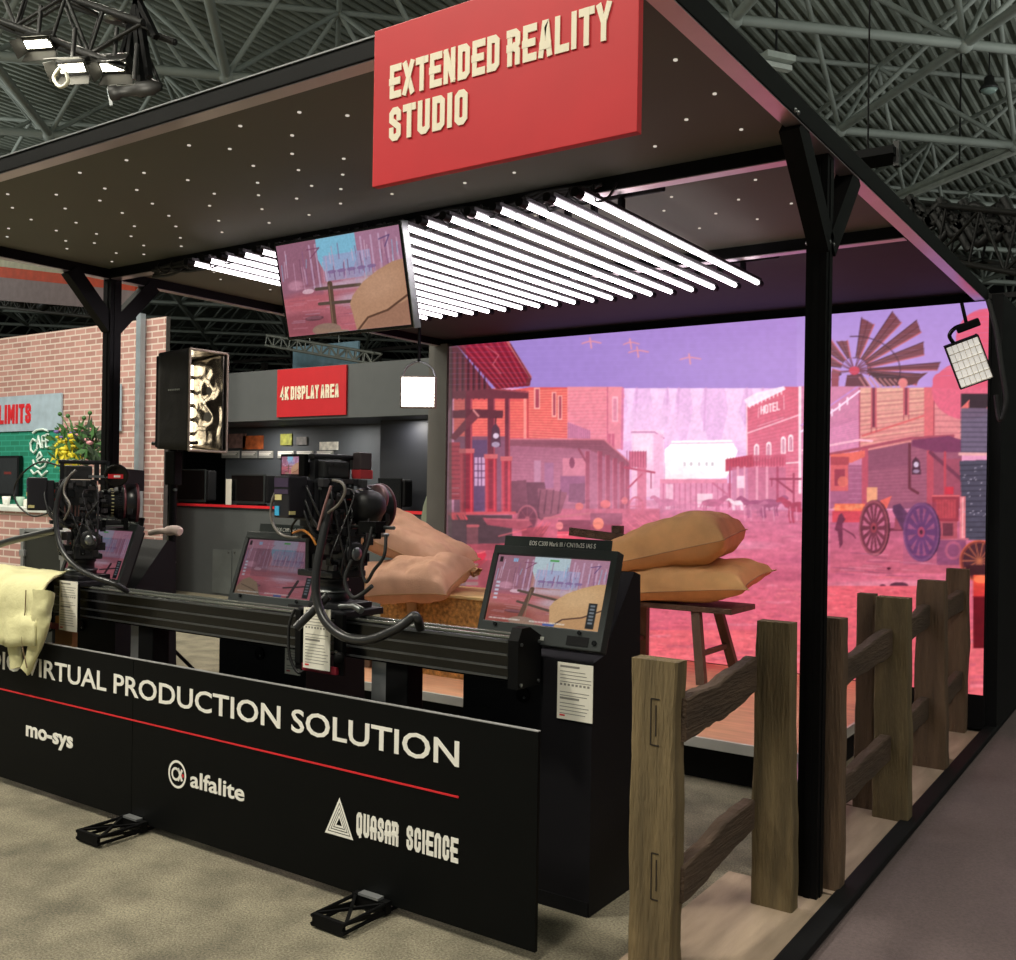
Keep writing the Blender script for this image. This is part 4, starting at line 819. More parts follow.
def monitor(xc, label, pic, z=1.0):
    t = thing('field_monitor', label, 'monitor', (xc, 3.215, z), group=None); T = Matrix.Rotation(-math.radians(19.6), 4, 'X')
    Q = lambda mb, n, mt, par=t: mb.build(n, mt, par, T)
    GR = mat('monitor_grey', '272b2b', .45, var=.08)
    m = MB(); W, H = .285, .388
    m.box((-W, 0, 0), (W, .05, .075), 0, .004); m.box((-W, 0, .35), (W, .05, H), 0, .004); m.box((-W, 0, .07), (-W+.022, .05, .352)); m.box((W-.026, 0, .07), (W, .05, .352)); m.box((-W+.02, .012, .07), (W-.02, .05, .352))
    Q(m, 'bezel', GR); Q(MB().box((-W+.03, .05, .02), (W-.03, .085, H-.02), 0, .01), 'rear_housing', BLACKM)
    Q(MB().box((-.035, -.002, .018), (.035, .001, .032)), 'maker_plate', mat('pale_plate', '9fa19a', .5), t)
    for i in range(8): Q(MB().tube([(-W+.02+i*.014+(0 if i < 3 else .01), 0, .03), (-W+.02+i*.014+(0 if i < 3 else .01), -.004, .03)], .0045, 8), 'button', WHITE if i < 2 else PLAST)
    for x in (-W+.085, W-.10): Q(MB().tube([(x, 0, .062), (x, -.008, .062)], .008, 10), 'knob', BLACKG)
    Q(MB().tube([(W-.03, 0, .03), (W-.03, -.006, .03)], .010, 12), 'power_button', BLACKG); Q(MB().box((W-.15, -.002, .012), (W-.055, .0, .048)), 'speaker_grille', BLACKM)
    for i in range(3): Q(MB().box((W-.14, -.001, .015+i*.02), (W-.1, .0005, .02+i*.02)), 'vent', BLACKM) if False else None
    pm = picture_mesh('screen', T @ Vector((-W+.023, .0105, .075)), T.to_3x3() @ Vector((2*W-.05, 0, 0)), T.to_3x3() @ Vector((0, 0, .274)), 200, 120, look(pic), SM, t)
    return t
kiosk(-1.83, 'the monitor beside the wooden fence'); kiosk(-3.33, 'the middle monitor'); kiosk(-4.78, 'the leftmost monitor')
monitor(-2.065, 'monitor on the right kiosk showing a rail fence and sandbags', V1); monitor(-3.565, 'monitor on the middle kiosk partly hidden by the right camera', V2); monitor(-5.015, 'monitor on the left kiosk behind the left camera', V2)
header(-1.83, 'the monitor nearest the fence'); header(-3.33, 'the middle kiosk monitor'); header(-4.78, 'the monitor behind the left camera')
placard('info_placard', 'white printed sheet on the front of the right kiosk', -1.978, -1.824, .726, .94, 3.244)
placard('info_placard', 'white printed sheet hung on the rail below the left camera', -4.90, -4.74, .815, 1.075, 3.00)
placard('info_placard', 'white printed sheet hung on the rail below the right camera', -3.09, -2.935, .825, 1.08, 3.00)
placard('info_placard', 'small white sheet on the front of the middle kiosk', -3.46, -3.36, .72, .87, 3.244)

# ================================================================ cinema cameras
RUB2 = mat('rubber_sheen', '232324', .35, var=.15)
def camera_rig(name, label, loc, rz, v):
    t = thing(name, label, 'camera', loc, rz); t.scale = (.95, .95, .95)
    def Q(mb, n, mt, lab=None, par=None):
        o = mb.build(n, mt, par or t)
        if lab: o['label'] = lab
        return o
    LS = .84; RX = lambda x, y=0, z=0: Matrix.Translation((x, y, z)) @ Matrix.Diagonal((LS, 1, 1, 1)) @ Matrix.Rotation(math.pi/2, 4, 'Y')
    # pan and tilt head
    m = MB(); m.lathe([(.075, .055), (.082, .062), (.082, .10), (.07, .105), (.07, .145), (.078, .15), (.078, .165), (.05, .17)], 26); Q(m, 'pan_base', PLAST)
    Q(MB().lathe([(.086, .098), (.088, .102), (.088, .108), (.08, .112)], 26), 'pan_ring', STEEL, 'bright ring round the pan base')
    m = MB(); m.box((-.10, -.125, .17), (.10, .125, .20), 0, .008); m.box((-.05, -.135, .17), (.06, -.105, .37), 0, .008); m.box((-.05, .105, .17), (.06, .135, .37), 0, .008); m.box((-.045, -.10, .2), (.05, -.05, .31), 0, .01); m.box((-.04, .04, .2), (.04, .10, .27), 0, .008)
    for i in range(3): m.box((-.03+i*.028, -.139, .21), (-.012+i*.028, -.134, .25))
    Q(m, 'tilt_yoke', PLAST)
    dc = Q(MB().lathe([(.052, 0), (.055, .006), (.055, .03), (.046, .036)], 22, M=Matrix.Translation((.03 if v == 1 else 0, -.135, .28)) @ Matrix.Rotation(math.pi/2, 4, 'X')), 'tilt_motor', PLAST)
    Q(MB().lathe([(.030, 0), (.030, .003), (.012, .004)], 18, M=Matrix.Translation((.03 if v == 1 else 0, -.1715, .28)) @ Matrix.Rotation(math.pi/2, 4, 'X')), 'motor_badge', STEEL)
    for k, (x, z) in enumerate(((-.09, .23), (-.085, .30), (.085, .24))): Q(MB().box((x-.03, -.118, z-.022), (x+.03, -.07, z+.022), 0, .005), 'control_box', mat('box_grey', '2b2628', .5, var=.3))
    # base plate, rods
    Q(MB().box((-.17, -.06, .365), (.20, .06, .385), 0, .004).box((-.10, -.14, .355), (.08, .14, .367), 0, .003), 'base_plate', PLAST)
    m = MB()
    for y in (-.05, .05): m.tube([(-.14, y, .352), (.30, y, .352)], .009, 10)
    Q(m, 'support_rods', STEEL, 'silver rods under the lens'); m = MB(); m.box((.215, -.07, .335), (.24, .07, .40), 0, .004); m.box((.10, -.065, .338), (.12, .065, .385)); Q(m, 'rod_bracket', BLACK)
    # body
    m = MB(); m.box((-.12, -.068, .385), (.07, .068, .615), 0, .010); m.box((-.145, -.055, .40), (-.12, .055, .60), 0, .004)
    r3 = random.Random(5+v)
    for k in range(13):
        x = r3.uniform(-.11, .03); z = r3.uniform(.40, .58); s_ = -1 if k % 3 else 1; m.box((x, s_*.066, z), (x+r3.uniform(.015, .05), s_*(.074+r3.random()*.008), z+r3.uniform(.01, .04)), 0, .001)
    Q(m, 'body', PLAST)
    m = MB()
    for k in range(7): m.box((-.10+k*.018, -.0705, .41), (-.092+k*.018, -.069, .47))
    Q(m, 'vent_slots', mat('warm_slot', '6d4a44', .6), 'reddish vent slots on the side')
    for (x, z, c) in ((.035, .585, 'ff'), (-.09, .60, 'a'), (.055, .44, 'b'), (-.135, .57, 'c')): Q(MB().tube([(x, -.068, z), (x, -.080, z)], .006, 8), 'button', STEEL)
    m = MB()
    for (x, z) in ((-.147, .55), (-.147, .50), (-.147, .45)): m.tube([(x+.005, -.03, z), (x-.02, -.03, z)], .009, 10)
    Q(m, 'plug', mat('red_plug', '8c2a22', .5), 'reddish cable plugs')
    # battery
    m = MB(); m.box((-.285, -.05, .44), (-.185, .058, .625), 0, .008); m.box((-.185, -.045, .43), (-.15, .05, .61), 0, .004); Q(m, 'battery', mat('battery_shell', '17151c', .45, var=.15))
    Q(MB().box((-.288, -.046, .575), (-.285, .052, .615)).box((-.288, -.046, .545), (-.285, .052, .565)), 'battery_label', mat('violet_label', '3a2c46', .5), 'dark violet label')
    Q(MB().box((-.289, .0, .518), (-.2855, .045, .542)), 'yellow_label', mat('pale_yellow', 'cfc48a', .5), 'pale yellow sticker'); 
    if v == 2: Q(MB().box((-.289, .015, .45), (-.2855, .045, .492)), 'blue_sticker', mat('sky_blue', '3aa7d8', .5), 'bright blue sticker')
    Q(MB().box((-.283, -.052, .455), (-.25, -.0495, .47)), 'side_sticker', mat('pale_yellow', 'cfc48a', .5), 'pale sticker on the battery side')
    # top handle, recorder, finder screen
    m = MB(); m.box((-.13, -.022, .705), (.13, .022, .728), 0, .008); m.box((-.12, -.018, .61), (-.10, .018, .71)); m.box((.06, -.018, .61), (.085, .018, .71)); m.box((.12, -.03, .66), (.14, .03, .725)); Q(m, 'top_handle', PLAST)
    m = MB(); m.box((-.10, -.062, .618), (.045, .062, .695), 0, .008); 
    for k in range(6): m.box((-.09+k*.02, -.066, .675), (-.08+k*.02, -.061, .685))
    m.box((-.08, -.066, .635), (-.02, -.062, .665)); Q(m, 'recorder', mat('recorder_grey', '232324', .45, var=.3))
    if v == 2:
        m = MB(); m.box((-.15, .02, .625), (-.125, .195, .725), 0, .005); Q(m, 'finder_screen', BLACK)
        picture_mesh('finder_picture', (-.1505, .185, .634), (0, -.125, 0), (0, 0, .08), 40, 32, look(V0), SM, t)
        m = MB(); m.box((.09, -.085, .66), (.16, -.03, .74), 0, .006); Q(m, 'side_display', mat('display_grey', '4d4244', .4), 'grey side display'); Q(MB().box((.085, -.088, .618), (.165, -.028, .66), 0, .004), 'red_unit', mat('red_unit', 'c03a40', .4), 'red lower block of the side display')
    else:
        c0 = Matrix.Translation((.165, -.12, .645)) @ Matrix.Rotation(math.pi/2+.25, 4, 'X')
        Q(MB().lathe([(.052, 0), (.066, .002), (.066, .012), (.06, .014), (.052, .012)], 26, M=c0), 'control_dial', BLACKG); m = MB(); m.box((.12, -.142, .625), (.20, -.135, .65)); Q(m, 'dial_badge', REDT, 'red badge on the round dial'); Q(MB().box((.15, -.1435, .631), (.185, -.141, .644)), 'badge_mark', WHITE)
        Q(MB().box((.02, -.13, .628), (.14, -.10, .642)), 'handle_arm', STEEL)
        m = MB(); m.prism([(.17, .69), (.335, .675), (.335, .555), (.25, .55), (.17, .60)], lambda a, b, d: (a, d, b), .02, .028); Q(m, 'shade_flag', mat('dark_maroon', '2d2027', .55), 'dark maroon light shade over the lens')
    # ports, screws and small modules crowding the sides
    r6 = random.Random(20+v); tones = [PLAST, mat('box_grey', '2b2628', .5, var=.3), STEEL, mat('module_grey', '3b3a3d', .45), mat('red_plug', '8c2a22', .5), BLACKG]
    for ti_ in range(6):
        for k in range(16 if ti_ in (0, 1, 3, 5) else 7):
            x = r6.uniform(-.14, .10); z = r6.uniform(.18, .60); big = ti_ in (0, 1, 3, 5); a_, b_ = (r6.uniform(.015, .04), r6.uniform(.012, .04)) if big else (.007, .006)
            yy_ = -.068 if z > .40 else -.125
            Q(MB().box((x, yy_-r6.uniform(.012, .03), z), (x+a_, yy_+.01, z+b_), 0, .002), ['side_module', 'side_module', 'screw_head', 'side_module', 'small_plug', 'side_module'][ti_], tones[ti_])
    m = MB()
    for k in range(5):
        p0 = Vector((r6.uniform(-.14, .08), -.085, r6.uniform(.40, .62))); p3 = Vector((r6.uniform(-.14, .1), -.13, r6.uniform(.18, .36))); m.tube(smoothpts([p0, p0+Vector((r6.uniform(-.05, .05), -.05, -.04)), p3+Vector((r6.uniform(-.05, .05), -.04, .05)), p3], 6), r6.choice([.0035, .005, .006]), 6)
    for k in range(4):
        p0 = Vector((-.15, r6.uniform(-.04, .04), r6.uniform(.44, .56))); m.tube(smoothpts([p0, p0+Vector((-.05, -.03, .03)), p0+Vector((-.02, -.09, -.10)), Vector((-.05, -.12, .33))], 6), .005, 6)
    Q(m, 'wiring', RUB2)
    # lens
    m = MB(); L = [(.038, .07), (.055, .08), (.055, .10), (.068, .105), (.072, .12), (.074, .165), (.082, .17), (.082, .20), (.09, .205), (.094, .245), (.102, .25), (.102, .27), (.108, .275), (.11, .32), (.112, .35), (.108, .355), (.10, .35), (.095, .32), (.06, .30)]
    m.lathe(L, 34, M=RX(0, 0, .485)); 
    for k in range(44):
        a = 2*math.pi*k/44
        for x, r in ((.13, .075), (.22, .0945)): m.box((x*LS, -.003, r-.002), (x*LS+.018, .003, r+.003), M=Matrix.Translation((0, 0, .485)) @ Matrix.Rotation(a, 4, 'X'))
    Q(m, 'lens', mat('lens_barrel', '111014', .3, var=.3, scale=30)); m = MB(); m.lathe([(.094, .0), (.07, .012), (.03, .018), (.001, .02)], 30, M=RX(.318*LS, 0, .485)); Q(m, 'front_glass', GLASS)
    Q(MB().lathe([(.1035, .255), (.104, .262), (.1035, .268)], 34, M=RX(0, 0, .485)).lathe([(.113, .335), (.1145, .345), (.113, .352)], 34, M=RX(0, 0, .485)), 'ring_marking', mat('ring_red', '6b3038', .4), 'thin dull red rings'); 
    m = MB()
    for k in range(24): a = k*.26; m.box((.175*LS, -.002, .0815), (.192*LS, .004, .0835), M=Matrix.Translation((0, 0, .485)) @ Matrix.Rotation(a, 4, 'X'))
    Q(m, 'distance_scale', mat('scale_yellow', 'b9b184', .5), 'pale yellow scale marks')
    if v == 2:   # cloth wrapped hand unit beside the lens
        m = MB(); 
        pr = [(.02, -.10), (.055, -.09), (.075, -.05), (.082, .0), (.07, .05), (.05, .08), (.015, .09)]; m.lathe(pr, 22, M=RX(.13, -.10, .49))
        for i, q in enumerate(m.v): n_ = noise.noise(Vector(q)*26)*.016; m.v[i] = (q[0]+n_, q[1]+n_*.6, q[2]-n_)
        Q(m, 'servo_grip', mat('grip_cloth', '141416', .5, var=.3)); Q(MB().lathe([(.058, 0), (.064, .01), (.064, .03), (.05, .034)], 24, M=RX(.20, -.07, .53)), 'lens_cap_ring', mat('pinkish_metal', '9c7f84', .3, .7), 'shiny pinkish ring')
    for (x, y, z, w_) in ((.17, .075, .42, .03), (.23, -.085, .42, .03)): Q(MB().box((x, y-.02, z), (x+w_, y+.02, z+.075), 0, .005), 'focus_motor', PLAST)
    return t
def carriage(loc, label, lever):
    t = thing('rail_carriage', label, 'carriage', loc)
    m = MB(); m.box((-.14, -.11, .0), (.14, .13, .03), 0, .006); m.box((-.10, -.09, .03), (.10, .10, .055), 0, .005); m.build('saddle', PLAST, t)
    m = MB(); m.box((-.14, -.125, -.21), (-.105, -.10, .02), 0, .004); m.box((.09, -.125, -.21), (.14, -.10, .02), 0, .004); m.box((-.14, -.12, -.235), (.14, -.105, -.205)); m.build('front_bracket', BLACK, t)
    MB().box((-.08, -.14, -.232), (.12, -.121, -.20), 0, .004).build('red_clamp', mat('dark_red', '7c1426', .45), t)['label'] = 'dark red clamp bar'
    m = MB(); m.lathe([(.026, 0), (.028, .008), (.02, .02)], 14, M=Matrix.Translation((.13, -.125, -.16)) @ Matrix.Rotation(math.pi/2, 4, 'X')); m.build('knob', BLACK, t)
    r3 = random.Random(3)
    for k in range(5): MB().tube([(.05+k*.02, -.127, -.03-k*.035), (.05+k*.02, -.135, -.03-k*.035)], .006, 8).build('bolt', STEEL, t)
    MB().tube(smoothpts([(-.145, -.12, .02), (-.17, -.13, -.05), (-.165, -.13, -.18), (-.12, -.12, -.25), (-.07, -.11, -.22)], 5), .007, 6).build('hose_loop', RUBBER, t)
    if lever: MB().tube([(.10, -.1, .05), (.20, -.12, .06), (.24, -.12, .045)], [.012, .014, .016], 8).build('lever', STEEL, t)
    return t
carriage((-4.93, 3.15, 1.041), 'black carriage on the rail under the left camera', False); carriage((-3.03, 3.15, 1.041), 'black carriage on the rail under the right camera', True)
camera_rig('cinema_camera', 'black cinema camera with large lens at the left end of the rail', (-4.96, 3.16, 1.02), math.radians(62), 1)
camera_rig('cinema_camera', 'black cinema camera with blue stickered battery at the middle of the rail', (-3.09, 3.16, 1.04), math.radians(84), 2)
def cable(label, pts, r, m_=None, cat='cable'):
    o = MB().tube(smoothpts([at(u, v, y=y) for u, v, y in pts], 8), r, 8).build('cable', m_ or RUBBER); tag(o, label, cat); return o
RUB2 = mat('rubber_sheen', '232324', .35, var=.15)
cable('thick black cable looping from the left camera down to the rail', [(68, 478, 3.02), (60, 492, 2.98), (56, 516, 2.96), (60, 545, 2.95), (74, 565, 2.95), (95, 577, 2.96), (115, 584, 3.0), (128, 592, 3.06)], .014, RUB2)
cable('thick black hose coming in from the left frame edge to the left camera', [(-14, 549, 2.98), (10, 541, 3.0), (35, 535, 3.02), (56, 530, 3.04)], .020, RUB2)
cable('thin black cable arching left of the left camera', [(60, 466, 3.1), (40, 462, 3.1), (22, 474, 3.08), (14, 490, 3.08), (18, 505, 3.06), (33, 516, 3.05), (50, 512, 3.05), (58, 505, 3.06)], .005)
cable('thin grey cable curling over the left camera body', [(76, 470, 3.03), (68, 478, 3.0), (64, 492, 2.99), (70, 506, 2.99), (64, 520, 3.0)], .006, mat('grey_cable', '77726c', .4))
cable('thin black cable hooked below the left camera lens', [(98, 502, 3.02), (92, 510, 3.0), (86, 518, 3.0), (90, 532, 3.0), (96, 545, 3.02)], .005)
cable('thick black cable hanging in a big loop under the right camera', [(331, 500, 3.02), (322, 540, 2.97), (316, 575, 2.94), (317, 600, 2.93), (326, 622, 2.92), (345, 637, 2.92), (368, 640, 2.92), (392, 631, 2.94), (406, 622, 2.97), (414, 616, 2.99), (418, 620, 3.0), (420, 628, 3.04)], .019, RUB2)
cable('black cable running beside the big loop of the right camera', [(330, 505, 3.0), (319, 545, 2.96), (314, 580, 2.93), (320, 610, 2.92), (331, 627, 2.92)], .010, RUB2)
cable('grey cable arching from the battery of the right camera to its head', [(288, 484, 3.05), (276, 492, 3.0), (271, 508, 3.0), (273, 524, 3.0), (282, 535, 3.0), (298, 537, 3.0), (305, 530, 3.02)], .006, mat('grey_cable', '77726c', .4))
cable('pale grey cable bent over the back of the right camera', [(333, 480, 2.99), (342, 483, 2.97), (345, 492, 2.97), (338, 505, 2.98), (325, 516, 2.99), (322, 530, 2.98)], .006, mat('grey_cable', '77726c', .4))
cable('straight pinkish grey cable down the back of the right camera', [(331, 486, 2.98), (324, 508, 2.97), (318, 530, 2.97)], .006, mat('pink_cable', '94706e', .4))
cable('short orange cable by the head of the right camera', [(293, 533, 3.0), (302, 530, 2.98), (311, 536, 2.97), (316, 545, 2.98)], .005, mat('orange_cable', 'd98a3c', .4))
cable('black cable circling left of the right camera head', [(292, 536, 3.02), (292, 526, 3.0), (300, 517, 3.0), (311, 518, 3.0), (318, 526, 3.0)], .005)
cable('looped black cable at the lens side of the right camera', [(372, 527, 3.05), (368, 545, 3.03), (362, 566, 3.02), (366, 582, 3.02), (374, 570, 3.02), (384, 556, 3.02), (386, 535, 3.04)], .007)
cable('thin black cable drooping from the lens of the right camera', [(352, 560, 3.0), (345, 580, 2.98), (352, 597, 2.98), (362, 594, 3.0), (372, 586, 3.0)], .009)
hs = MB().tube([at(328, 596, y=2.99), at(296, 628, y=2.90)], .018, 12).build('pan_handle', RUB2); tag(hs, 'black padded handle slanting down left of the right camera', 'handle')
hb = thing('handle_bar', 'thin rods and clamp held out below the lens of the right camera', 'rod', at(372, 527, y=3.1))
S(MB().tube([at(350, 526, y=3.16), at(394, 528, y=3.1)], .008, 8), 'rod', STEEL, hb); S(MB().box(at(368, 532, y=3.12), at(376, 522, y=3.06)), 'clamp', BLACK, hb)

# yellow jacket thrown over the left end of the rail
YEL = mat('pale_yellow_cloth', 'd3ce9e', .85, var=.05, scale=8, bump=.25, bscale=30)
def sheet(prof_x, prof, nx, thick, seed, sag=.0):
    m = MB(); ny = len(prof); V = []
    for i in range(nx+1):
        x = prof_x[0]+(prof_x[1]-prof_x[0])*i/nx
        for j, (y, z) in enumerate(prof):
            n_ = noise.noise(Vector((x*7+seed, j*.22, seed)))*.035*min(1, j/3)+noise.noise(Vector((x*19, j*.6, seed)))*.012
            V.append(Vector((x+.25*n_-max(0, y-2.83)*1.15*i/nx, y-abs(n_)*1.0, z+n_*.4+(sag*(i/nx)**2 if j > ny-5 else 0))))
    F = [(i*ny+j, i*ny+j+1, (i+1)*ny+j+1, (i+1)*ny+j) for i in range(nx) for j in range(ny-1)]
    m.add(V, F, 0, True); return m
jk = thing('yellow_jacket', 'pale yellow jacket draped over the left end of the rail and banner', 'jacket', (-4.95, 3.0, 1.06))
prof = [(3.26, .80), (3.27, .92), (3.26, 1.02), (3.22, 1.075), (3.14, 1.09), (3.02, 1.095), (2.93, 1.10), (2.84, 1.085), (2.80, 1.04)]+[(2.785-.004*k, .99-.045*k) for k in range(7)]
o = S(sheet((-5.75, -4.70), prof, 60, 0, 3.1, .06), 'jacket_body', YEL, jk); md = o.modifiers.new('thickness', 'SOLIDIFY'); md.thickness = .012
arm = [at(44, 592, y=2.79), at(41, 612, y=2.775), at(37, 632, y=2.77), at(31, 652, y=2.77), at(24, 671, y=2.77)]
m = MB(); m.tube(smoothpts(arm, 6), [.085-.0021*i for i in range(25)], 18)
for i, q in enumerate(m.v): n_ = noise.noise(Vector(q)*14)*.022; m.v[i] = (q[0]+n_, 2.79+(q[1]-2.79)*.40-abs(n_)*.7, q[2]+n_*.5)
S(m, 'sleeve', YEL, jk); m = MB(); arm2 = [at(10, 618, y=2.79), at(14, 645, y=2.785), at(17, 668, y=2.785)]; m.tube(smoothpts(arm2, 6), [.05]*13, 12)
for i, q in enumerate(m.v): n_ = noise.noise(Vector(q)*16)*.015; m.v[i] = (q[0]+n_, 2.79+(q[1]-2.79)*.5, q[2])
S(m, 'cuff_fold', YEL, jk); S(MB().tube(smoothpts([at(26, 590, y=2.765), at(25, 612, y=2.755), at(22, 640, y=2.75), at(27, 668, y=2.745)], 5), .003, 5), 'seam', mat('zip_brown', '6f5a3c', .5), jk, 'dark zip line')

# ================================================================ log rail fence
m_log = mat('weathered_wood', '6f5f42', .85, var=.34, scale=4.2, bump=.7, bscale=24, stretch=(5, 5, .55))
m_log2 = mat('split_wood', '6a5440', .85, var=.3, scale=4, bump=.7, bscale=24, stretch=(5, 5, .55))
m_rail = mat('rail_wood', '4f3e30', .85, var=.3, scale=4, bump=.6, bscale=24, stretch=(4, .5, 4))
def slab(c0, c1, w0, w1, t, seed, n=22, axis='z', wob=.006):    # wavy edged plank from c0 to c1
    c0, c1 = Vector(c0), Vector(c1); m = MB(); V = []
    for i in range(n+1):
        k = i/n; c = c0.lerp(c1, k); w_ = w0+(w1-w0)*k
        a = w_/2+noise.noise(Vector((seed, k*4, 0)))*wob*1.6+noise.noise(Vector((seed, k*15, 0)))*wob*.5; b = w_/2+noise.noise(Vector((seed+7, k*4, 0)))*wob*1.6+noise.noise(Vector((seed+5, k*15, 0)))*wob*.5
        ch = .006
        if axis == 'z': V += [c+Vector((-a, -t/2+ch, 0)), c+Vector((-a+ch, -t/2, 0)), c+Vector((b-ch, -t/2, 0)), c+Vector((b, -t/2+ch, 0)), c+Vector((b, t/2, 0)), c+Vector((-a, t/2, 0))]
        else: V += [c+Vector((t/2-ch, 0, -a)), c+Vector((t/2, 0, -a+ch)), c+Vector((t/2, 0, b-ch)), c+Vector((t/2-ch, 0, b)), c+Vector((-t/2, 0, b)), c+Vector((-t/2, 0, -a))]
    q = 6; m.add(V, [(i*q+j, i*q+(j+1) % q, (i+1)*q+(j+1) % q, (i+1)*q+j) for i in range(n) for j in range(q)]+[tuple(range(q)), tuple(n*q+j for j in range(q))]); return m
def fence(label, posts, rails, loc):
    t = thing('rail_fence', label, 'fence', loc)
    for i, (x, y, w0, w1, z, th) in enumerate(posts):
        p = S(slab((x+.005, y, .024), (x, y, z), w0, w1, th, x*10+y), 'post', m_log if y < 5.1 and y != 4.03 else m_log2, t)
        if y < 3.2:
            N = MB()
            for (a0, a1, b0, b1) in ((x-.005, x+.025, .77, .92), (x+.005, x+.03, .27, .42)):
                for (p0, p1) in (((a0, b0), (a1, b0)), ((a0, b1), (a1, b1)), ((a0, b0), (a0, b1))): N.bar((p0[0], y-th/2-.0005, p0[1]), (p1[0], y-th/2-.0005, p1[1]), .004, .003, up=(0, 1, 0))
                N.box((a0+.016, y-th/2-.002, b0+.03), (a0+.02, y-th/2, b1-.02))
            o = N.build('chisel_mark', mat('dark_notch', '241b10', .9), p); o.matrix_parent_inverse = Matrix.Identity(4); o.location = -t.location
    for i, (x, ya, za, yb, zb, w0, w1) in enumerate(rails):
        S(slab((x, ya, za), (x, yb, zb), w0, w1, .045, x*7+za*13+ya, axis='y', wob=.010), 'rail', m_rail, t)
    return t
fence('wooden rail fence section nearest the camera standing beside the black kiosk', [(-1.435, 2.985, .155, .165, 1.045, .075), (-1.295, 3.72, .165, .135, 1.105, .07)],
      [(-1.36, 3.0, .845, 3.63, .905, .14, .135), (-1.36, 3.0, .315, 3.63, .385, .13, .12)], (-1.36, 3.3, .024))
fence('wooden rail fence section just behind the front canopy post', [(-1.185, 4.03, .12, .12, 1.10, .07), (-1.185, 5.07, .165, .15, 1.095, .09)],
      [(-1.2, 4.05, .84, 5.04, .88, .11, .125), (-1.2, 4.05, .34, 5.04, .37, .12, .12)], (-1.2, 4.5, .024))
fence('farthest wooden rail fence section reaching the screen wall', [(-1.335, 5.16, .10, .085, 1.095, .07), (-1.23, 6.16, .19, .145, 1.10, .09), (-1.27, 7.18, .125, .14, 1.105, .08)],
      [(-1.25, 5.18, .84, 6.13, .90, .11, .12), (-1.25, 5.18, .33, 6.13, .37, .12, .12), (-1.25, 6.19, .87, 7.16, .90, .13, .13), (-1.25, 6.19, .33, 7.16, .37, .12, .12)], (-1.27, 6.1, .024))
PLY = mat('plywood', '9d8a76', .7, var=.22, scale=2.4, bump=.15, bscale=30, stretch=(6, 1, 1))
for lab, (x0, y0, x1, y1) in (('plywood sheet on the floor under the nearest fence section', (-1.56, 2.35, -1.14, 3.945)), ('plywood sheet on the floor behind the canopy post', (-1.46, 3.965, -1.14, 5.13)), ('plywood sheet under the middle fence posts', (-1.5, 5.15, -1.14, 6.25)), ('farthest plywood sheet against the screen wall', (-1.45, 6.4, -1.14, 7.24))):
    t = thing('plywood_sheet', lab, 'board', ((x0+x1)/2, (y0+y1)/2, 0), group=None); S(MB().box((x0, y0, .0), (x1, y1, .024), 0, .002), 'board', PLY, t)

# ================================================================ sacks, stools, crate on the stage
def sack(label, loc, L, W, H, rz, tilt=0, roll=0, seed=1, p=2.6, ear=.06, mat_=BURLAP, tie=1, name='sandbag', belly=0.0, flat=.35):
    t = thing(name, label, 'sandbag', loc, 0)
    R = Matrix.Rotation(rz, 4, 'Z') @ Matrix.Rotation(tilt, 4, 'Y') @ Matrix.Rotation(roll, 4, 'X')
    nu, nv = 44, 26; m = MB()
    def pt(u, v, s_):
        e = 1-.10*(1-abs(u)**2)*0; ax = abs(u); ay = abs(v)
        x = u*L/2*(1+ear*(ay**4)-.03*(1-ay**2)); y = v*W/2*(1+ear*1.2*(ax**4)-.05*(1-ax**2))
        h = H/2*((1-ax**p)*(1-ay**p))**.42*(1+belly*u)
        z = h*s_*(1 if s_ > 0 else (1-flat))
        return Vector((x, y, z))
    for s_ in (1, -1):
        V = []
        for i in range(nu+1):
            for j in range(nv+1):
                u, v = -1+2*i/nu, -1+2*j/nv; q = pt(u, v, s_); e = max(abs(u), abs(v)); env = (1-e**6)
                n1 = noise.noise(Vector((u*2.1+seed, v*2.1, seed*1.7+s_)))*.10+noise.noise(Vector((u*5+seed, v*5, s_)))*.045
                cr = abs(u)**3*math.sin(v*17+seed+3*noise.noise(Vector((u*2, v*2, seed))))*.05+abs(v)**4*math.sin(u*21+seed)*.025
                q.z += s_*H*(n1+cr)*env; V.append(R @ q)
        m.add(V, [(i*(nv+1)+j, i*(nv+1)+j+1, (i+1)*(nv+1)+j+1, (i+1)*(nv+1)+j) for i in range(nu) for j in range(nv)], 0, True)
    m.build('sack', mat_, t)
    e = MB(); pts = []
    for k in range(33): pts.append(R @ (pt(-1+2*k/32, 1, 1)+Vector((0, .003, 0))))
    e.tube(pts, .004, 5); pts = [R @ pt(-1+2*k/32, -1, 1) for k in range(33)]; e.tube(pts, .004, 5)
    for u in (-1, 1): e.tube([R @ pt(u, -1+2*k/16, 1) for k in range(17)], .0045, 5)
    e.build('seam', BURLAP2, t)
    if tie:                                                    # gathered neck with loose end
        g = MB(); c = Vector((L/2*.98*tie, 0, 0)); n = 14; V = []
        prof_ = [(0, .045), (.03, .022), (.05, .02), (.10, .04), (.16, .055)]
        for (dx, r) in prof_:
            for k in range(n): a = 2*math.pi*k/n; rr = r*(1+.25*math.sin(5*a+seed)); V.append(R @ (c+Vector((dx*tie, rr*math.cos(a), rr*.55*math.sin(a)))))
        g.add(V, [(i*n+k, i*n+(k+1) % n, (i+1)*n+(k+1) % n, (i+1)*n+k) for i in range(len(prof_)-1) for k in range(n)], 0, True); g.build('tied_neck', BURLAP2, t)
    return t
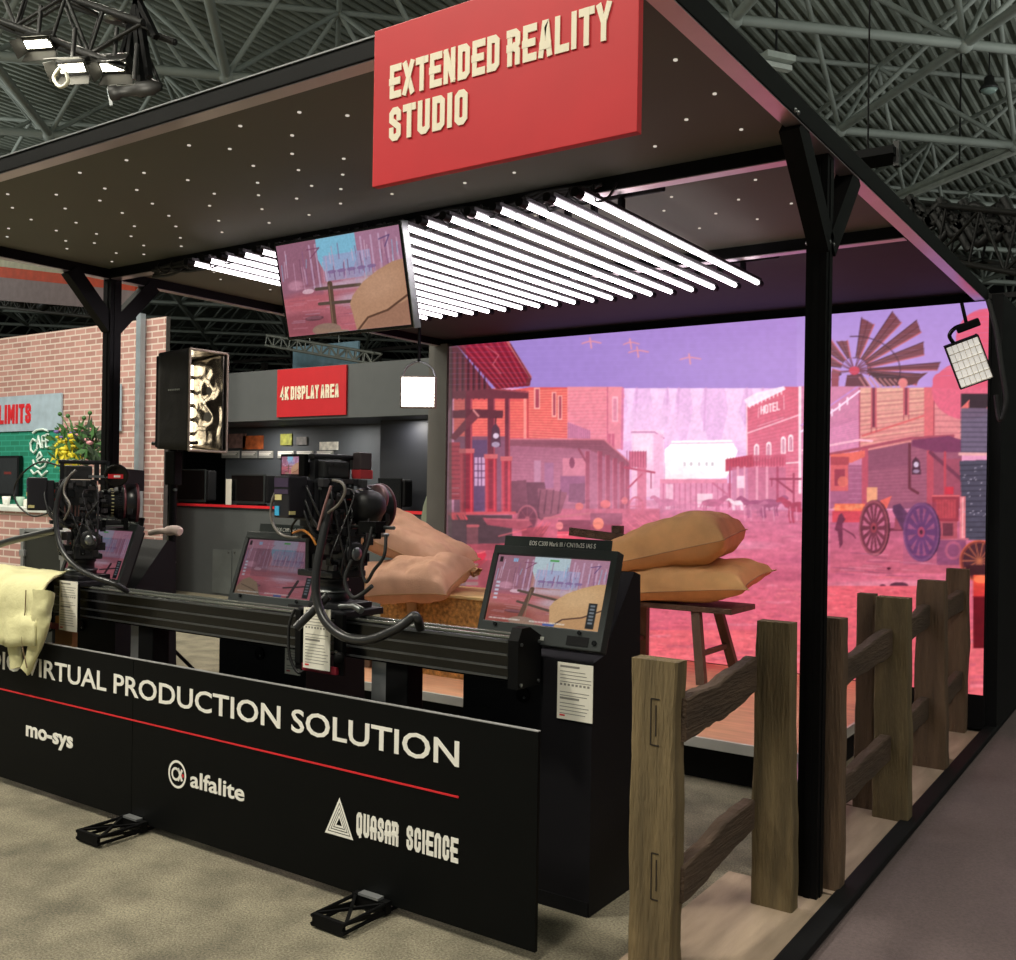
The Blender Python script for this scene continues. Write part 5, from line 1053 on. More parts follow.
# right stack
def stool(label, x, y, z0, z1, wx, wy, name='wooden_stool', leg=.028, splay=.07, mt=None):
    t = thing(name, label, 'stool', (x, y, z0)); h = z1-z0; W_ = mt or mat('dark_oak', '4a382c', .7, var=.25, scale=4, bump=.3, bscale=30, stretch=(4, 4, .5))
    MB().box((-wx/2, -wy/2, h-.045), (wx/2, wy/2, h), 0, .008).build('seat', W_, t)
    for sx in (-1, 1):
        for sy in (-1, 1):
            a = Vector((sx*(wx/2-.06), sy*(wy/2-.05), h-.045)); b = Vector((sx*(wx/2-.06+splay), sy*(wy/2-.05+splay*.5), 0))
            MB().bar(a, b, leg*2, leg*2, up=(0, 1, 0)).build('leg', W_, t)
    k = .35
    for sy in (-1, 1): MB().bar((-(wx/2-.06+splay*(1-k)), sy*(wy/2-.05+splay*.5*(1-k)), h*k), ((wx/2-.06+splay*(1-k)), sy*(wy/2-.05+splay*.5*(1-k)), h*k), .03, .03).build('stretcher', W_, t)
    for sx in (-1, 1): MB().bar((sx*(wx/2-.06+splay*(1-k)), -(wy/2-.05), h*(k+.1)), (sx*(wx/2-.06+splay*(1-k)), (wy/2-.05), h*(k+.1)), .03, .03).build('stretcher', W_, t)
    return t
bn2 = thing('wooden_bench', 'rough dark wooden bench under the right hand sandbags on the stage', 'bench', (-3.1, 6.82, SZ)); W_ = mat('dark_oak', '5a4636', .7, var=.25, scale=4, bump=.3, bscale=30, stretch=(4, 4, .5))
S(MB().box((-3.72, 6.60, .735), (-2.62, 7.06, .775), 0, .006), 'seat', W_, bn2)
for (xt, yt, xf, yf) in ((-2.90, 6.64, -2.79, 6.50), (-2.90, 7.02, -2.80, 7.14), (-3.50, 6.64, -3.58, 6.50), (-3.50, 7.02, -3.56, 7.14)): S(MB().bar((xt, yt, .735), (xf, yf, SZ), .065, .05, up=(0, 1, 0)), 'leg', W_, bn2)
for x in (-2.85, -3.54): S(MB().bar((x, 6.56, .44), (x, 7.08, .44), .03, .035), 'stretcher', W_, bn2)
sack('lower tan sandbag lying flat on the bench right of the kiosk', (-3.155, 6.82, .905), 1.22, .60, .33, math.radians(3), math.radians(-6), math.radians(8), 2.3, 3.4, .10, tie=0)
sack('upper tan sandbag heaped on top of the stack right of the kiosk', (-3.24, 6.80, 1.150), 1.12, .56, .41, math.radians(4), math.radians(-14), math.radians(6), 5.1, 4.5, .02, tie=0, belly=.18)
# left stack
CR = thing('strand_board_crate', 'low crate of yellow strand board under the left sandbags', 'crate', (-4.45, 5.75, SZ))
OSB = mat('strand_board', 'b98746', .75, var=.5, scale=38, bump=.5, bscale=60)
S(MB().box((-4.97, 5.60, SZ), (-3.93, 6.15, .81), 0, .003), 'body', OSB, CR); S(MB().box((-4.98, 5.59, .812), (-3.92, 6.16, .832), 0, .002), 'lid', mat('pale_board', 'd8b97c', .6, var=.15, scale=9), CR, 'paler lid board')
S(MB().box((-4.97, 5.597, .50), (-3.93, 5.5995, .504)), 'seam_line', mat('dark_notch', '241b10', .9), CR)
stool('dark wooden stool under the left end of the left sandbags', -5.24, 5.74, SZ, .80, .40, .40)
PEACH = mat('burlap_peach', 'd0a283', .9, var=.12, scale=5, bump=.35, bscale=230)
sack('flat tan sandbag at the bottom left on the left wooden stool', (-5.10, 5.76, .905), .80, .46, .22, 0, math.radians(-3), 0, 8.2, 3.4, .06, tie=0, mat_=PEACH)
sack('plump tan sandbag with tied corners drooping over the front of the strand board crate', (-4.63, 5.64, .905), .66, .46, .34, math.radians(8), math.radians(-5), math.radians(20), 3.7, 3.6, .10, tie=-1, mat_=PEACH)
sack('long tan sandbag sloping down to the right on top of the left stack', (-4.93, 5.86, 1.165), 1.02, .46, .30, math.radians(4), math.radians(17), math.radians(10), 6.4, 4.5, .02, tie=1, belly=-.30, mat_=PEACH)
rg = thing('sack_tail', 'loose burlap tail hanging down the front of the strand board crate', 'cloth strip', (-4.64, 5.57, .85)); m = MB()
m.tube([(-4.635, 5.54, .88), (-4.64, 5.55, .80), (-4.63, 5.565, .70), (-4.64, 5.57, .60), (-4.63, 5.57, .52)], [.03, .05, .045, .035, .02], 10); m.v = [(x, 5.56+(y-5.56)*.4, z) for x, y, z in m.v]; S(m, 'strip', BURLAP2, rg)
# short fence standing on the stage
t = thing('stage_fence', 'short dark rail fence standing on the stage left of the sandbags', 'fence', (-3.74, 7.0, SZ))
S(slab((-3.74, 7.0, SZ), (-3.74, 7.0, 1.31), .09, .09, .05, 4.4), 'post', m_rail, t)
for z, dz in ((1.22, -.05), (.85, -.05)): S(MB().bar((-4.15, 6.96, z+.03), (-3.5, 6.96, z-.017), .03, .065), 'rail', m_rail, t)
# ================================================================ film lights around the stage
WARM = emis('warm_tile', 'fff0d2', 7.0)
sb = thing('softbox_light', 'tall black softbox with six rows of glowing warm tiles', 'softbox', (-5.42, 4.15, 1.81))
x0, x1, y0, y1, z0, z1 = -5.46, -5.14, 4.0, 4.27, 1.81, 2.42; CLOTH = mat('softbox_cloth', '1d1a17', .8, var=.2, bump=.3, bscale=14)
xb = x0+.012
def panel4(a, b, c, d, nm, mt, th=.006, n=12, amp=0, seed=0):
    a, b, c, d = map(Vector, (a, b, c, d)); N = (b-a).cross(d-a).normalized(); V = []
    for s_ in (0, th):
        for i in range(n+1):
            for j in range(n+1):
                u, v = i/n, j/n; p = a*(1-u)*(1-v)+b*u*(1-v)+c*u*v+d*(1-u)*v
                w_ = amp*noise.noise(Vector((u*4+seed, v*7, seed)))*min(1, 4*u*(1-u)*4*v*(1-v)) if amp else 0; V.append(p+N*(s_+w_))
    k = (n+1)**2; F = [(q+i*(n+1)+j, q+i*(n+1)+j+1, q+(i+1)*(n+1)+j+1, q+(i+1)*(n+1)+j) for q in (0, k) for i in range(n) for j in range(n)]
    for i in range(n):
        for (p_, q_) in ((i, i+1), (n*(n+1)+i, n*(n+1)+i+1), (i*(n+1), (i+1)*(n+1)), (i*(n+1)+n, (i+1)*(n+1)+n)): F.append((p_, q_, q_+k, p_+k))
    return S(MB().add(V, F, 0, amp > .005), nm, mt, sb)
f_ = .012
panel4((x0, y0, z0), (x1, y0-f_, z0-f_), (x1, y0-f_, z1+f_), (x0, y0, z1), 'side_cloth', CLOTH, amp=.012, seed=1)
panel4((x0, y0, z1), (x1, y0-f_, z1+f_), (x1, y1+f_, z1+f_), (x0, y1, z1), 'side_cloth', CLOTH)
panel4((x0, y0, z0), (x1, y0-f_, z0-f_), (x1, y1+f_, z0-f_), (x0, y1, z0), 'side_cloth', CLOTH)
panel4((x0, y1, z0), (x1, y1+f_, z0-f_), (x1, y1+f_, z1+f_), (x0, y1, z1), 'side_cloth', CLOTH)
FOIL = mat('silver_foil', '7d776e', .22, .95, var=.5, scale=16)
panel4((xb, y1-.012, z0+.02), (x1-.01, y1+f_-.02, z0-.01), (x1-.01, y1+f_-.02, z1+.01), (xb, y1-.012, z1-.02), 'foil_lining', FOIL, amp=.055, seed=5, n=26)
panel4((xb, y0+.01, z0+.012), (x1-.01, y0-f_+.01, z0-.014), (x1-.01, y1+f_-.01, z0-.014), (xb, y1-.01, z0+.012), 'foil_lining', FOIL, amp=.01, seed=7)
panel4((xb, y0+.01, z1-.012), (x1-.01, y0-f_+.01, z1+.014), (x1-.01, y1+f_-.01, z1+.014), (xb, y1-.01, z1-.012), 'foil_lining', FOIL, amp=.01, seed=9)
S(MB().box((x0-.05, y0+.01, z0+.01), (x0, y1-.01, z1-.01), 0, .01), 'lamp_head', BLACKM, sb); S(MB().box((xb-.02, y0+.01, z0+.01), (xb-.002, y1-.01, z1-.01)), 'reflector', FOIL, sb)
for r_ in range(6):
    for c_ in range(2):
        yy = y0+.10+c_*.083; zz = z0+.03+r_*.093; S(MB().box((xb-.002, yy, zz), (xb+.012, yy+.066, zz+.066), 0, .004), 'light_tile', WARM, sb)
m = MB()
for (a, b) in (((x1, y0-f_, z0-f_), (x1, y0-f_, z1+f_)), ((x1, y0-f_, z1+f_), (x1, y1+f_, z1+f_)), ((x1, y1+f_, z1+f_), (x1, y1+f_, z0-f_)), ((x1, y1+f_, z0-f_), (x1, y0-f_, z0-f_))): m.tube([a, b], .008, 8)
S(m, 'rim', mat('rim_tan', '8d7f70', .6), sb); m = MB()
for k in range(7): m.box((-5.33+k*.017, 3.972, 2.175), (-5.322+k*.017, 3.976, 2.185))
S(m, 'cloth_print', mat('pale_plate', '9fa19a', .5), sb)
ls = thing('light_stand', 'black tripod light stand holding the softbox', 'light stand', (-5.5, 4.15, 0))
S(MB().tube([(-5.5, 4.15, .25), (-5.5, 4.15, 1.2)], .018, 10), 'lower_pole', BLACK, ls); S(MB().tube([(-5.5, 4.15, 1.1), (-5.5, 4.15, 1.84)], .026, 10), 'upper_pole', BLACK, ls)
S(MB().box((-5.55, 4.12, 1.58), (-5.45, 4.18, 1.80), 0, .006), 'junction_block', BLACK, ls); S(MB().tube([(-5.72, 4.15, 1.855), (-5.27, 4.15, 1.855)], .014, 8), 'cross_arm', BLACKG, ls)
S(MB().tube([(-5.64, 4.15, 1.83), (-5.64, 4.15, 2.42)], .013, 8), 'side_pole', BLACK, ls); S(MB().tube([(-5.60, 4.16, 1.83), (-5.47, 4.16, 2.0)], .012, 8), 'yoke_arm', BLACK, ls)
for z in (1.08, 1.55): S(MB().tube([(-5.5, 4.15, z), (-5.43, 4.12, z)], .009, 8), 'knob', STEEL, ls); S(MB().tube([(-5.5, 4.15, z-.025), (-5.5, 4.15, z+.025)], .028, 10), 'collar', BLACK, ls)
for a in (80, 200, 320):
    a = math.radians(a); S(MB().tube([(-5.5, 4.15, .52), (-5.5+.5*math.cos(a), 4.15+.5*math.sin(a), .012)], .012, 8), 'leg', BLACK, ls)
# square hanging light
HOT = emis('hot_white', 'fff6e6', 14.0)
p = at(418, 392, y=6.0); pl = thing('panel_light', 'small square glowing light hung at the left of the screen wall', 'panel light', p); q = Matrix.Rotation(math.radians(33), 4, 'Z')
MB().box((-.14, 0, -.125), (.14, .05, .125), 0, .006).build('housing', mat('lamp_grey', '6c625a', .5), pl, q); MB().box((-.125, -.006, -.112), (.125, 0, .112)).build('glow_panel', HOT, pl, q)
m = MB()
for k in range(8):
    for s_ in (-1, 1): m.box((-.12+k*.031, -.02, s_*.118-.006), (-.105+k*.031, 0, s_*.118+.006)); m.box((s_*.131-.006, -.02, -.11+k*.028), (s_*.131+.006, 0, -.095+k*.028))
m.build('edge_studs', mat('lamp_grey', '6c625a', .5), pl, q); MB().tube(smoothpts([(-.13, .03, .10), (-.10, .03, .19), (0, .03, .24), (.10, .03, .19), (.13, .03, .10)], 5), .008, 6).build('yoke', STEEL, pl, q); MB().tube([(0, .03, .24), (0, .03, 2.97-p.z)], .012, 6).build('drop_pole', BLACK, pl, q)
# grid light at the right hand canopy corner
p = at(969, 362, y=6.3); gl = thing('grid_light', 'square white gridded light hanging at the right canopy corner', 'panel light', p)
q = Matrix.Rotation(math.radians(10), 4, 'Z') @ Matrix.Rotation(math.radians(-20), 4, 'Y') @ Matrix.Rotation(math.radians(12), 4, 'X') @ Matrix.Scale(.76, 4)
GW = mat('grid_fabric', 'efece6', .6, var=.05, emit=.55)  # lamp is off; emission is added to brighten the white fabric
MB().box((-.115, 0, -.165), (.115, .02, .165)).build('diffuser', GW, gl, q)
m = MB()
for k in range(7): x = -.115+k*.0383; m.box((x-.0015, -.045, -.165), (x+.0015, 0, .165))
for k in range(6): z = -.165+k*.066; m.box((-.115, -.045, z-.002), (.115, 0, z+.002))
m.build('fabric_grid', mat('grid_white', 'd9d4ca', .7), gl, q)
m = MB(); m.box((-.125, -.05, -.175), (-.116, .10, .175)); m.box((.116, -.05, -.175), (.125, .16, .175)); m.box((-.125, -.05, .166), (.125, .12, .175)); m.box((-.125, -.05, -.175), (.125, .12, -.166)); m.box((-.115, .02, -.16), (.115, .14, .16), 0, .02); m.build('housing', BLACKM, gl, q)
MB().tube(smoothpts([(-.05, .06, .17), (-.06, .05, .24), (.0, .04, .28), (.08, .04, .27), (.12, .05, .24)], 5), .016, 8).build('handle', BLACKG, gl, q)
MB().box((.0, .02, .23), (.17, .10, .29), 0, .01).build('clamp', BLACK, gl, q); MB().tube([(.08, .06, .28), (.10, .06, .44)], .014, 8).build('hanger', BLACK, gl, q)
cable('black cables hanging beside the gridded light', [(988, 300, 6.6), (996, 330, 6.6), (1002, 370, 6.6), (1006, 400, 6.6), (1000, 420, 6.6), (996, 395, 6.6)], .015)

# ================================================================ lighting truss and floods high at the upper left
def truss(label, a, b, w_, mt, name='lighting_truss', r=.016, step=None, cat='truss'):
    a, b = Vector(a), Vector(b); t = thing(name, label, cat, a); d = (b-a); L = d.length; d.normalize(); s_ = d.cross(Vector((0, 0, 1))).normalized()*w_/2; u = s_.cross(d).normalized()*w_/2
    C4 = [s_+u, -s_+u, -s_-u, s_-u]; m = MB()
    for c in C4: m.tube([c, d*L+c], r, 7)
    m.build('chords', mt, t); m = MB(); n = max(2, int(L/(step or w_*1.1)))
    for i in range(n):
        for k in range(4):
            c, e = C4[k], C4[(k+1) % 4]; p0, p1 = d*(L*i/n), d*(L*(i+1)/n)
            m.tube([c+p0, e+p1] if i % 2 else [e+p0, c+p1], r*.55, 5, caps=False); m.tube([c+p0, e+p0], r*.5, 5, caps=False)
    m.build('lacing', mt, t); return t
BT = mat('truss_black', '171615', .5, var=.2)
ta = at(-60, -22, y=4.4); tb = at(152, 55, y=4.9)
truss('black box truss carrying floodlights at the upper left', ta, tb, .36, BT, r=.028)
hz = thing('chain_hoist', 'black chain hoist and spreader holding the end of the left truss', 'hoist', at(137, 30, y=4.9)); c_ = at(137, 30, y=4.9)
m = MB(); m.box(c_+Vector((-.12, -.1, .28)), c_+Vector((.12, .1, .6)), 0, .03); S(m, 'motor', BLACK, hz); m = MB()
for dx, dz in ((-.15, -.42), (.17, -.42), (-.2, -.2), (.25, -.12)): m.bar(c_+Vector((0, 0, .25)), c_+Vector((dx, 0, dz)), .045, .045)
m.bar(c_+Vector((-.02, 0, .2)), c_+Vector((.08, 0, -.55)), .05, .05); S(m, 'spreader', BLACK, hz); S(MB().tube([c_+Vector((0, 0, .6)), c_+Vector((0, 0, 3.5))], .008, 5), 'chain', STEEL, hz)
S(MB().lathe([(.085, 0), (.085, .012), (.06, .012)], 18, M=Matrix.Translation(c_+Vector((-.17, -.1, .08)))), 'ring', STEEL, hz)
FL = emis('flood_glow', 'fff7dc', 18.0)
def flood(label, u, v, y, yaw, w_=.46, pitch=-60):
    p = at(u, v, y=y); t = thing('flood_light', label, 'floodlight', p, 0); q = Matrix.Scale(.62, 4) @ Matrix.Rotation(yaw, 4, 'Z') @ Matrix.Rotation(math.radians(pitch), 4, 'X')
    m = MB(); m.box((-w_/2, 0, -.10), (w_/2, .16, .10), 0, .02); m.build('housing', BT, t, q); MB().box((-w_/2+.03, -.008, -.05), (w_/2-.03, 0, .05), 0, .002).build('lamp_window', FL, t, q)
    m = MB(); m.add([(-w_/2, 0, .1), (w_/2, 0, .1), (w_/2+.04, -.16, .17), (-w_/2-.04, -.16, .17)], [(0, 1, 2, 3)]); m.add([(-w_/2, 0, -.1), (w_/2, 0, -.1), (w_/2+.04, -.14, -.16), (-w_/2-.04, -.14, -.16)], [(0, 1, 2, 3)])
    for s_ in (-1, 1): m.add([(s_*w_/2, 0, -.1), (s_*w_/2, 0, .1), (s_*(w_/2+.08), -.14, .12), (s_*(w_/2+.08), -.14, -.12)], [(0, 1, 2, 3)])
    o = m.build('barn_door', mat('barn_door', '191813', .6), t, q); md = o.modifiers.new('thickness', 'SOLIDIFY'); md.thickness = .006
    MB().tube([(0, 0, .05), (0, .02, .32)], .018, 7).build('yoke', BT, t, Matrix.Identity(4)); return t
flood('lit black floodlight nearest the left frame edge on the truss', 38, 44, 4.5, math.radians(24), .42, 48); flood('lit black floodlight with open doors, middle one under the truss', 72, 68, 4.5, math.radians(24), .40, 40); flood('lit black floodlight with the widest glow beside the hoist', 114, 67, 4.7, math.radians(26), .40, 52)
for (u, v, e_) in ((37, 50, 14), (112, 78, 18)): area('flood_beam', at(u, v+6, y=4.25), .35, e_, (1, .95, .8), (math.radians(35), 0, math.radians(20)))
p = at(134, 90, y=4.7); sp = thing('profile_spotlight', 'black profile spotlight pointing left below the hoist', 'spotlight', p); q = Matrix.Rotation(math.radians(218), 4, 'Z') @ Matrix.Rotation(math.radians(100), 4, 'Y') @ Matrix.Scale(.62, 4)
MB().lathe([(.085, .30), (.092, .29), (.092, .20), (.07, .18), (.07, -.02), (.09, -.04), (.09, -.24), (.06, -.28), (.05, -.34)], 20).build('barrel', BT, sp, q); MB().lathe([(.07, .295), (.06, .31), (.001, .315)], 20).build('lens', emis('spot_lens', 'd6e0d6', 1.6, False), sp, q)
m = MB(); m.tube([(0, 0, .08), (.03, 0, .35)], .018, 7); m.build('yoke', BT, sp); m = MB(); m.box((-.11, -.11, .31), (.11, -.095, .35)); m.build('gel_frame', STEEL, sp, q)
lp = MB().tube(smoothpts([at(60, 68, y=4.3), at(54, 78, y=4.3), at(60, 87, y=4.3), at(68, 82, y=4.3), at(66, 72, y=4.3)], 6), .014, 6).build('safety_loop', mat('pale_loop', 'b9b7a4', .6)); tag(lp, 'pale safety cable loop hanging below the truss', 'cable')
# dark truss and drapes at the upper right
truss('black truss hung with cables beyond the right canopy edge', at(880, 222, y=13), at(1080, 250, y=10.5), .55, BT, r=.03)
m = MB(); r4 = random.Random(9)
for k in range(16):
    u = 880+r4.random()*140; v = 196+r4.random()*30; m.tube(smoothpts([at(u, v, y=11.6), at(u+16, v+18+r4.random()*18, y=11.6), at(u+34, v+6, y=11.6), at(u+50, v+12+r4.random()*20, y=11.6)], 5), .05, 5)
o = m.build('cable_bundle', BT); tag(o, 'black cable bundle draped over the right hand truss', 'cables')
m = MB(); a = at(845, 160, y=6.4); m.box(at(838, 168, y=6.4)-Vector((0, .12, 0)), at(898, 150, y=6.4)+Vector((0, .12, 0)), 0, .03); hb2 = thing('black_hoist', 'black motor hoist resting behind the right canopy beam', 'hoist', a); S(m, 'motor', BLACK, hb2); S(MB().tube([at(868, 150, y=6.4), at(870, -20, y=6.4)], .006, 5), 'chain', BLACK, hb2)
S(MB().box(at(893, 166, y=6.35), at(899, 140, y=6.35)+Vector((0, .05, 0))), 'end_bracket', BT, hb2)
hl = thing('high_bay_lamp', 'dome shaped high bay lamp in the roof at the upper right', 'ceiling lamp', at(989, 90, z=8.6)); sz = 1.0
MB().lathe([(.04, .25), (.08, .22), (.09, .12), (.14, .06), (.16, 0), (.14, .0), (.07, .06)], 20).build('dome', BT, hl); MB().lathe([(.001, -.07), (.1, -.05), (.14, 0), (.001, .0)], 20).build('lens', mat('lamp_glass', '8fa29c', .2), hl); MB().tube([(0, 0, .24), (0, 0, 1.6)], .012, 6).build('hanger', BT, hl)
for nm, (u0, v0, u1, v1, z) in (('far', (900, 195, 1030, 140, 9.0)), ('near', (762, 56, 790, 62, 8.6))):
    a, b_ = at(u0, v0, z=z), at(u1, v1, z=z); t = thing('strip_fixture', 'long pale strip fixture hung in the roof at the right' if nm == 'far' else 'short pale strip fixture just above the right canopy beam', 'light fixture', a)
    S(MB().bar(a, b_, .30, .10), 'housing', mat('fixture_paint', 'b9bfb6', .5), t); S(MB().tube([(a+b_)/2, (a+b_)/2+Vector((0, 0, 2.9))], .02, 6), 'hanger', BT, t); S(MB().bar(a-Vector((0, 0, .12)), b_-Vector((0, 0, .12)), .12, .08), 'tube_cover', mat('fixture_tube', 'd0d4cc', .4), t)
# ================================================================ neighbouring booths
def brick_mat(name, c1, c2, mortar, bw=.26, bh=.085):
    m = bpy.data.materials.new(name); m.use_nodes = True; nt = m.node_tree; b = nt.nodes['Principled BSDF']; b.inputs['Roughness'].default_value = .8
    tc = nt.nodes.new('ShaderNodeTexCoord'); sp_ = nt.nodes.new('ShaderNodeSeparateXYZ'); cm = nt.nodes.new('ShaderNodeCombineXYZ')
    nt.links.new(tc.outputs['Object'], sp_.inputs[0]); nt.links.new(sp_.outputs[0], cm.inputs[0]); nt.links.new(sp_.outputs[2], cm.inputs[1])
    br = nt.nodes.new('ShaderNodeTexBrick'); br.inputs['Scale'].default_value = 1; br.inputs['Brick Width'].default_value = bw; br.inputs['Row Height'].default_value = bh; br.inputs['Mortar Size'].default_value = .011; br.inputs['Mortar Smooth'].default_value = .2
    for k, c in (('Color1', c1), ('Color2', c2), ('Mortar', mortar)): br.inputs[k].default_value = tuple(lin(c))+(1,)
    nt.links.new(cm.outputs[0], br.inputs['Vector']); nt.links.new(br.outputs['Color'], b.inputs['Base Color']); return m
BR = brick_mat('brick_print', 'c4968e', 'a87d76', 'd6c6bc'); GB = brick_mat('green_brick_print', '1f8a72', '17795f', '2f9c84')
G0 = mat('edge_grey', '4a4645', .7)
bw_ = thing('brick_booth_wall', 'booth wall printed with red brick at the left edge', 'booth wall', (-14.5, 8.5, 0))
S(MB().box((-19, 8.5, 0), (-11.47, 8.56, 3.84)), 'wall_panel', BR, bw_); S(MB().box((-11.469, 8.5, 0), (-11.46, 8.56, 3.84)), 'edge_strip', G0, bw_)
S(MB().box((-19, 8.485, 0), (-13.83, 8.499, 2.345)), 'green_panel', GB, bw_, 'lower wall printed with green brick')
m = MB(); p0 = at(138, 430, y=8.4); m.box((p0.x-.05, 8.38, 0), (p0.x+.05, 8.46, 3.9)); o = m.build('booth_pole', mat('pale_blue_grey', '9aa5ae', .4, .4)); tag(o, 'pale grey metal pole in front of the brick wall', 'pole')
ls2 = thing('limits_sign', 'pale blue strip sign ending in LIMITS on the brick wall', 'sign', (-14.7, 8.47, 2.35))
S(MB().box((-19, 8.46, 2.35), (-13.86, 8.484, 2.90)), 'board', mat('pale_blue', 'a9bccb', .5), ls2); m = MB(); strokes('LIMITS', at(-1, 412, y=8.46).x, at(31, 412, y=8.46).x, 2.47, .30, front(8.46), 0, .01, m, .2, .5, .12); S(m, 'lettering', REDT, ls2)
ws = thing('wall_television', 'black television on the green brick wall at the left edge', 'television', at(8, 476, y=8.46)); S(MB().box((-15.9, 8.40, 1.34), (-14.88, 8.47, 1.97), 0, .01), 'bezel', BLACKG, ws); S(MB().box((-15.86, 8.395, 1.38), (-14.92, 8.40, 1.93)), 'screen', mat('dim_screen', '26282b', .2), ws)
m = MB(); font_text('now', front(8.395), -15.25, -15.02, 1.66, .06, m, 0, .003, .02) if False else strokes('SHOT', -15.3, -15.0, 1.66, .09, front(8.395), 0, .003, m, .2, .5, .12) if False else m.box((-15.28, 8.391, 1.68), (-15.08, 8.395, 1.72)); S(m, 'red_bar', mat('dim_red', '6d2a28', .5), ws, 'small red mark on the screen')
cf = thing('cafe_lettering', 'white chalk style CAFE lettering with a cup on the green wall', 'lettering', at(40, 450, y=8.48)); yy = 8.462
def L2(u, v): q = at(u, v, y=yy); return q
m = MB()
def chalk(pts, r=.014): m.tube([L2(u, v) for u, v in pts], r, 5)
for pts in ([(36, 441), (33, 439), (30.5, 443), (31, 450), (34, 453), (36, 450)], [(37, 449), (38.5, 436), (41, 448)], [(38, 444), (40.5, 443.5)], [(42.5, 448), (42.3, 436), (45, 435.5)], [(42.4, 441.5), (44.5, 441)], [(46, 447), (46, 434.5), (48.5, 434)], [(46, 440.5), (48, 440)], [(46, 447), (49, 447)],
            [(33, 433), (37, 430), (43, 429), (48, 431)], [(37, 458), (40, 452), (42, 456), (37, 460), (40, 464), (44, 459)], [(33, 460), (35, 466), (40, 469), (45, 466), (48, 459)],
            [(31, 470), (34, 474), (38, 471), (42, 476), (47, 471)], [(28, 512), (32, 504), (36, 512), (40, 503), (45, 511), (50, 505)], [(30, 500), (36, 496), (42, 500), (48, 495)], [(29, 478), (31, 488), (28, 496)]): chalk(pts, .018)
S(m, 'chalk_lines', mat('chalk_white', 'dff0ea', .7), cf)
rs = thing('round_sign', 'round blue and white sign half hidden behind the left canopy post', 'sign', at(113, 408, y=8.46)); c_ = at(113, 408, y=8.46)
MB().box((-.19, -.01, -.33), (.19, .01, .33)).build('board', mat('pale_blue', 'a9bccb', .5), rs); m = MB(); ring(m, 0, 0, .17, .05, 28, yy=-.013); ring(m, 0, 0, .09, .088, 20, yy=-.013); m.build('emblem', mat('deep_blue', '2f6199', .5), rs)
# cafe counter with bits on it and flight case
cc = thing('cafe_counter', 'white topped counter with printed brick front at the left edge', 'counter', (-10.3, 6.4, 0)); a = at(-30, 520, y=6.5); b_ = at(62, 518, y=6.5)
S(MB().box((a.x, 6.45, 0), (b_.x, 7.2, 1.22)), 'body', BR, cc); S(MB().box((a.x-.05, 6.40, 1.221), (b_.x+.05, 7.25, 1.28), 0, .01), 'top', mat('counter_white', 'd6dad6', .4), cc)
r5 = random.Random(11)
for k, (u, nm, lab, cc_) in enumerate(((6, 'cup', 'white cup at the left edge of the cafe counter', 'e6e6e0'), (20, 'cup', 'pale green cup on the cafe counter, second from the left', 'a8c4b4'), (33, 'napkin_box', 'white box of napkins on the cafe counter', 'e8e4da'), (47, 'paper_bag', 'crumpled pale paper bag on the right of the cafe counter', 'dcd2c2'))):
    q = at(u, 519, y=6.6); q.z = 1.281
    if nm == 'cup': o = MB().lathe([(.035, 0), (.05, .11), (.045, .112), (.03, .01)], 14).build(nm, mat(nm+str(k), cc_, .4))
    else:
        m = MB(); m.box((-.10, -.07, 0), (.10, .07, .09 if k == 2 else .13), 0, .02); 
        if k == 3: m.v = [(x+noise.noise(Vector((x*20, y*20, z*20)))*.03, y, z*(1+.3*noise.noise(Vector((x*9, y*9, 3))))) for x, y, z in m.v]
        o = m.build(nm, mat(nm+str(k), cc_, .6))
    o.location = q; tag(o, lab, 'cup' if nm == 'cup' else ('box' if k == 2 else 'bag'))
fc = thing('flight_case', 'black flight case with silver corners behind the left end of the rail', 'flight case', (-6.0, 3.9, 0)); A_ = at(24, 532, y=4.4); B_ = at(64, 532, y=4.4); zt = at(40, 531, y=4.4).z
S(MB().box((A_.x, 4.4, .1), (B_.x, 4.9, zt), 0, .004), 'body', mat('case_black', '232520', .6), fc); m = MB()
for x in (A_.x, B_.x):
    m.box((x-.02, 4.385, .1), (x+.02, 4.41, zt+.005)); 
    for z in (zt, zt-.17): m.box((x-.035, 4.38, z-.04), (x+.035, 4.41, z+.012), 0, .006)
m.box((A_.x, 4.385, zt-.012), (B_.x, 4.41, zt+.012)); m.box((A_.x-.02, 4.4, zt), (B_.x+.02, 4.9, zt+.012)); S(m, 'metal_edging', ALU, fc)
for x in (A_.x+.08, B_.x-.08):
    for y in (4.5, 4.8): S(MB().lathe([(.05, -.02), (.05, .02)], 14, M=Matrix.Translation((x, y, .05)) @ Matrix.Rotation(math.pi/2, 4, 'X')), 'caster', BLACK, fc)
